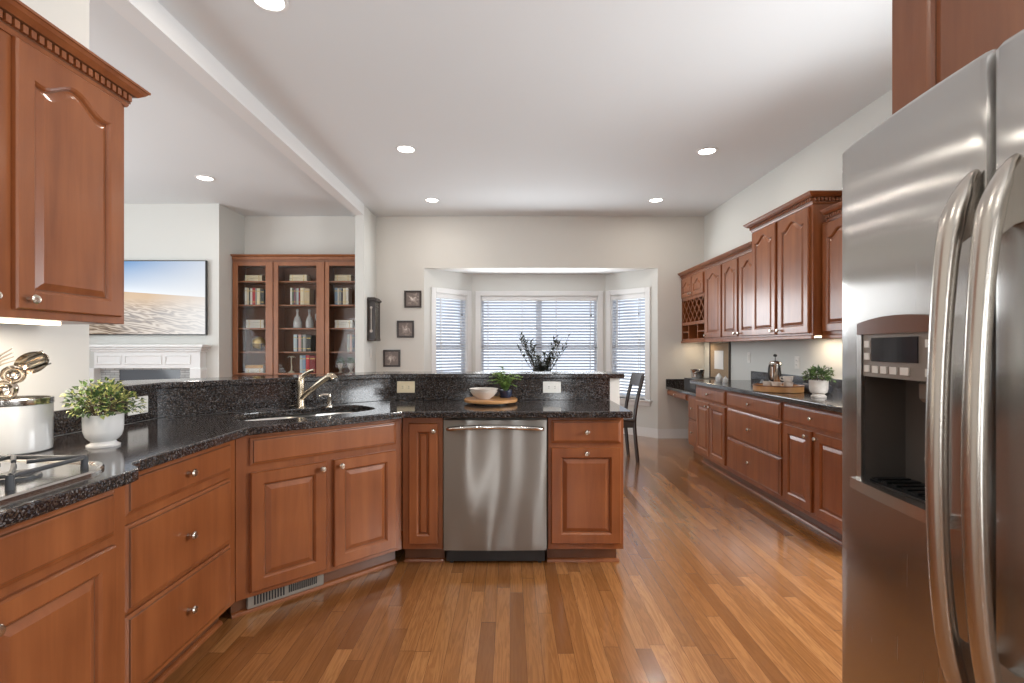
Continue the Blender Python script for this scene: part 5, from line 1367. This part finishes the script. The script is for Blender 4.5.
# decanters and glass
def decanter(x, y, label, s_=1.0):
    t = thing('decanter', label, 'decanter', (x, y, SZ[2]+E0), 0, 'crystal decanters on the middle shelf')
    bm = BM(); lathe(bm, [(0, 0), (0.050*s_, 0), (0.056*s_, 0.012), (0.054*s_, 0.09), (0.034*s_, 0.15), (0.016, 0.175), (0.015, 0.205), (0.021, 0.212), (0.013, 0.212), (0.012, 0.178), (0.030*s_, 0.148), (0.049*s_, 0.09), (0.050*s_, 0.016), (0, 0.010)], seg=16, cap=False); obj('flask', bm, M['crystal'], t, smooth=False)
    bm = BM(); lathe(bm, [(0.010, 0.200), (0.011, 0.214), (0.022, 0.235), (0.018, 0.255), (0, 0.268)], seg=10); obj('stopper', bm, M['crystal'], t)
decanter(-2.915, YC+0.13, 'crystal decanter with tall stopper on the middle bookcase shelf, farther from the wine glass')
decanter(-2.755, YC+0.14, 'crystal decanter standing beside the wine glass in the bookcase', 0.92)
bm = BM(); lathe(bm, [(0, 0), (0.034, 0.0), (0.032, 0.004), (0.006, 0.010), (0.005, 0.085), (0.022, 0.10), (0.038, 0.135), (0.036, 0.20), (0.033, 0.20), (0.034, 0.135), (0.018, 0.106), (0, 0.095)], seg=24, cap=False)
tag(obj('wine_glass', bm, M['crystal'], smooth=True, loc=(-2.665, YC+0.20, SZ[2]+E0)), 'stemmed wine glass behind the decanters in the bookcase', 'glass')
# palm figurine
t = thing('palm_figurine', 'small pale palm tree figurine on the lowest bookcase shelf', 'figurine', (-2.995, YC+0.12, SZ[4]+E0))
bm = BM(); lathe(bm, [(0.045, 0), (0.044, 0.008), (0.025, 0.02), (0.012, 0.032), (0, 0.034)], seg=20); obj('base', bm, M['cream'], t, smooth=True)
bm = BM(); tube(bm, spline([(0, 0, 0.03), (0.004, 0, 0.09), (-0.003, 0, 0.15), (0.002, 0, 0.205)], 4), [0.010]*5+[0.007]*8, 8); obj('trunk', bm, M['cream'], t, smooth=True)
bm = BM()
for k in range(9):
    a = 2*PI*k/9
    P = spline([(0, 0, 0.203), (0.028*math.cos(a), 0.028*math.sin(a), 0.228), (0.055*math.cos(a), 0.055*math.sin(a), 0.205)], 4)
    tube(bm, P, [0.005]*3+[0.009]*3+[0.003]*3, 6, flat=0.4)
obj('palm_fronds', bm, M['cream'], t, smooth=True)
# two little plants in urns
for i, (x, lab, hh) in enumerate(((-2.325, 'small plant in a slim pale urn on the lowest shelf, on the decanter side', 0.0), (-2.180, 'small plant in a wide pale urn on the lowest shelf against the kitchen end', 0.0))):
    t = thing('urn_plant', lab, 'plant', (x, YC+0.13, SZ[4]+E0), 0, 'urn plants in the bookcase')
    r_ = 0.045 if i == 0 else 0.055
    bm = BM(); lathe(bm, [(0, 0), (0.030, 0), (0.030, 0.008), (0.014, 0.022), (0.016, 0.034), (r_*0.7, 0.07), (r_, 0.13), (r_*0.92, 0.13), (r_*0.6, 0.075), (0, 0.06)], seg=22, cap=False); obj('urn', bm, M['stone'], t, smooth=True)
    bm = BM(); bushy('f', bm, (0, 0, 0.15), 0.048, 0.05, 150, 0.028, 0.017, 2, zmin=-0.3); obj('foliage', bm, [M['leaf_d'], M['leaf']], t)

# ================================================================== RECESSED CEILING LIGHTS
def can(x, y, label, power):
    t = thing('recessed_light', label, 'ceiling light', (x, y, ZC-0.0005), 0, 'recessed ceiling lights')
    bm = BM(); lathe(bm, [(0.098, 0), (0.096, -0.005), (0.078, -0.007), (0.074, -0.003), (0.074, 0)], seg=36, cap=False); obj('trim_ring', bm, M['white'], t, smooth=True)
    bm = BM(); lathe(bm, [(0.0739, -0.0012), (0.05, -0.003), (0, -0.0035)], seg=32, cap=False); o = obj('lens', bm, M['lens'], t, smooth=True); o['label'] = 'glowing white lens'
    area_light('can_lamp', (0, 0, -0.012), (0, 0, 0), 0.13, 0.13, power, (1.0, 0.94, 0.85), 'DISK', t)
PW = 4.5
for x, y, lab in ((-0.97, 4.663, 'recessed ceiling light above the bar, nearer the white beam'), (1.856, 4.711, 'recessed ceiling light in front of the tall upper cabinet'),
                  (-0.978, 6.27, 'recessed ceiling light above the framed prints'), (1.831, 6.27, 'recessed ceiling light before the wine cabinet'),
                  (-1.285, 2.667, 'recessed ceiling light above the sink, cut by the picture edge'), (-3.33, 5.459, 'recessed ceiling light in the family room before the television')):
    can(x, y, lab, PW)
for x, y in ((0.95, 0.9), (-0.9, 0.4), (0.0, -1.4)):  # unseen lamps added to light the room from behind
    can(x, y, 'added recessed ceiling light behind the viewer', PW)
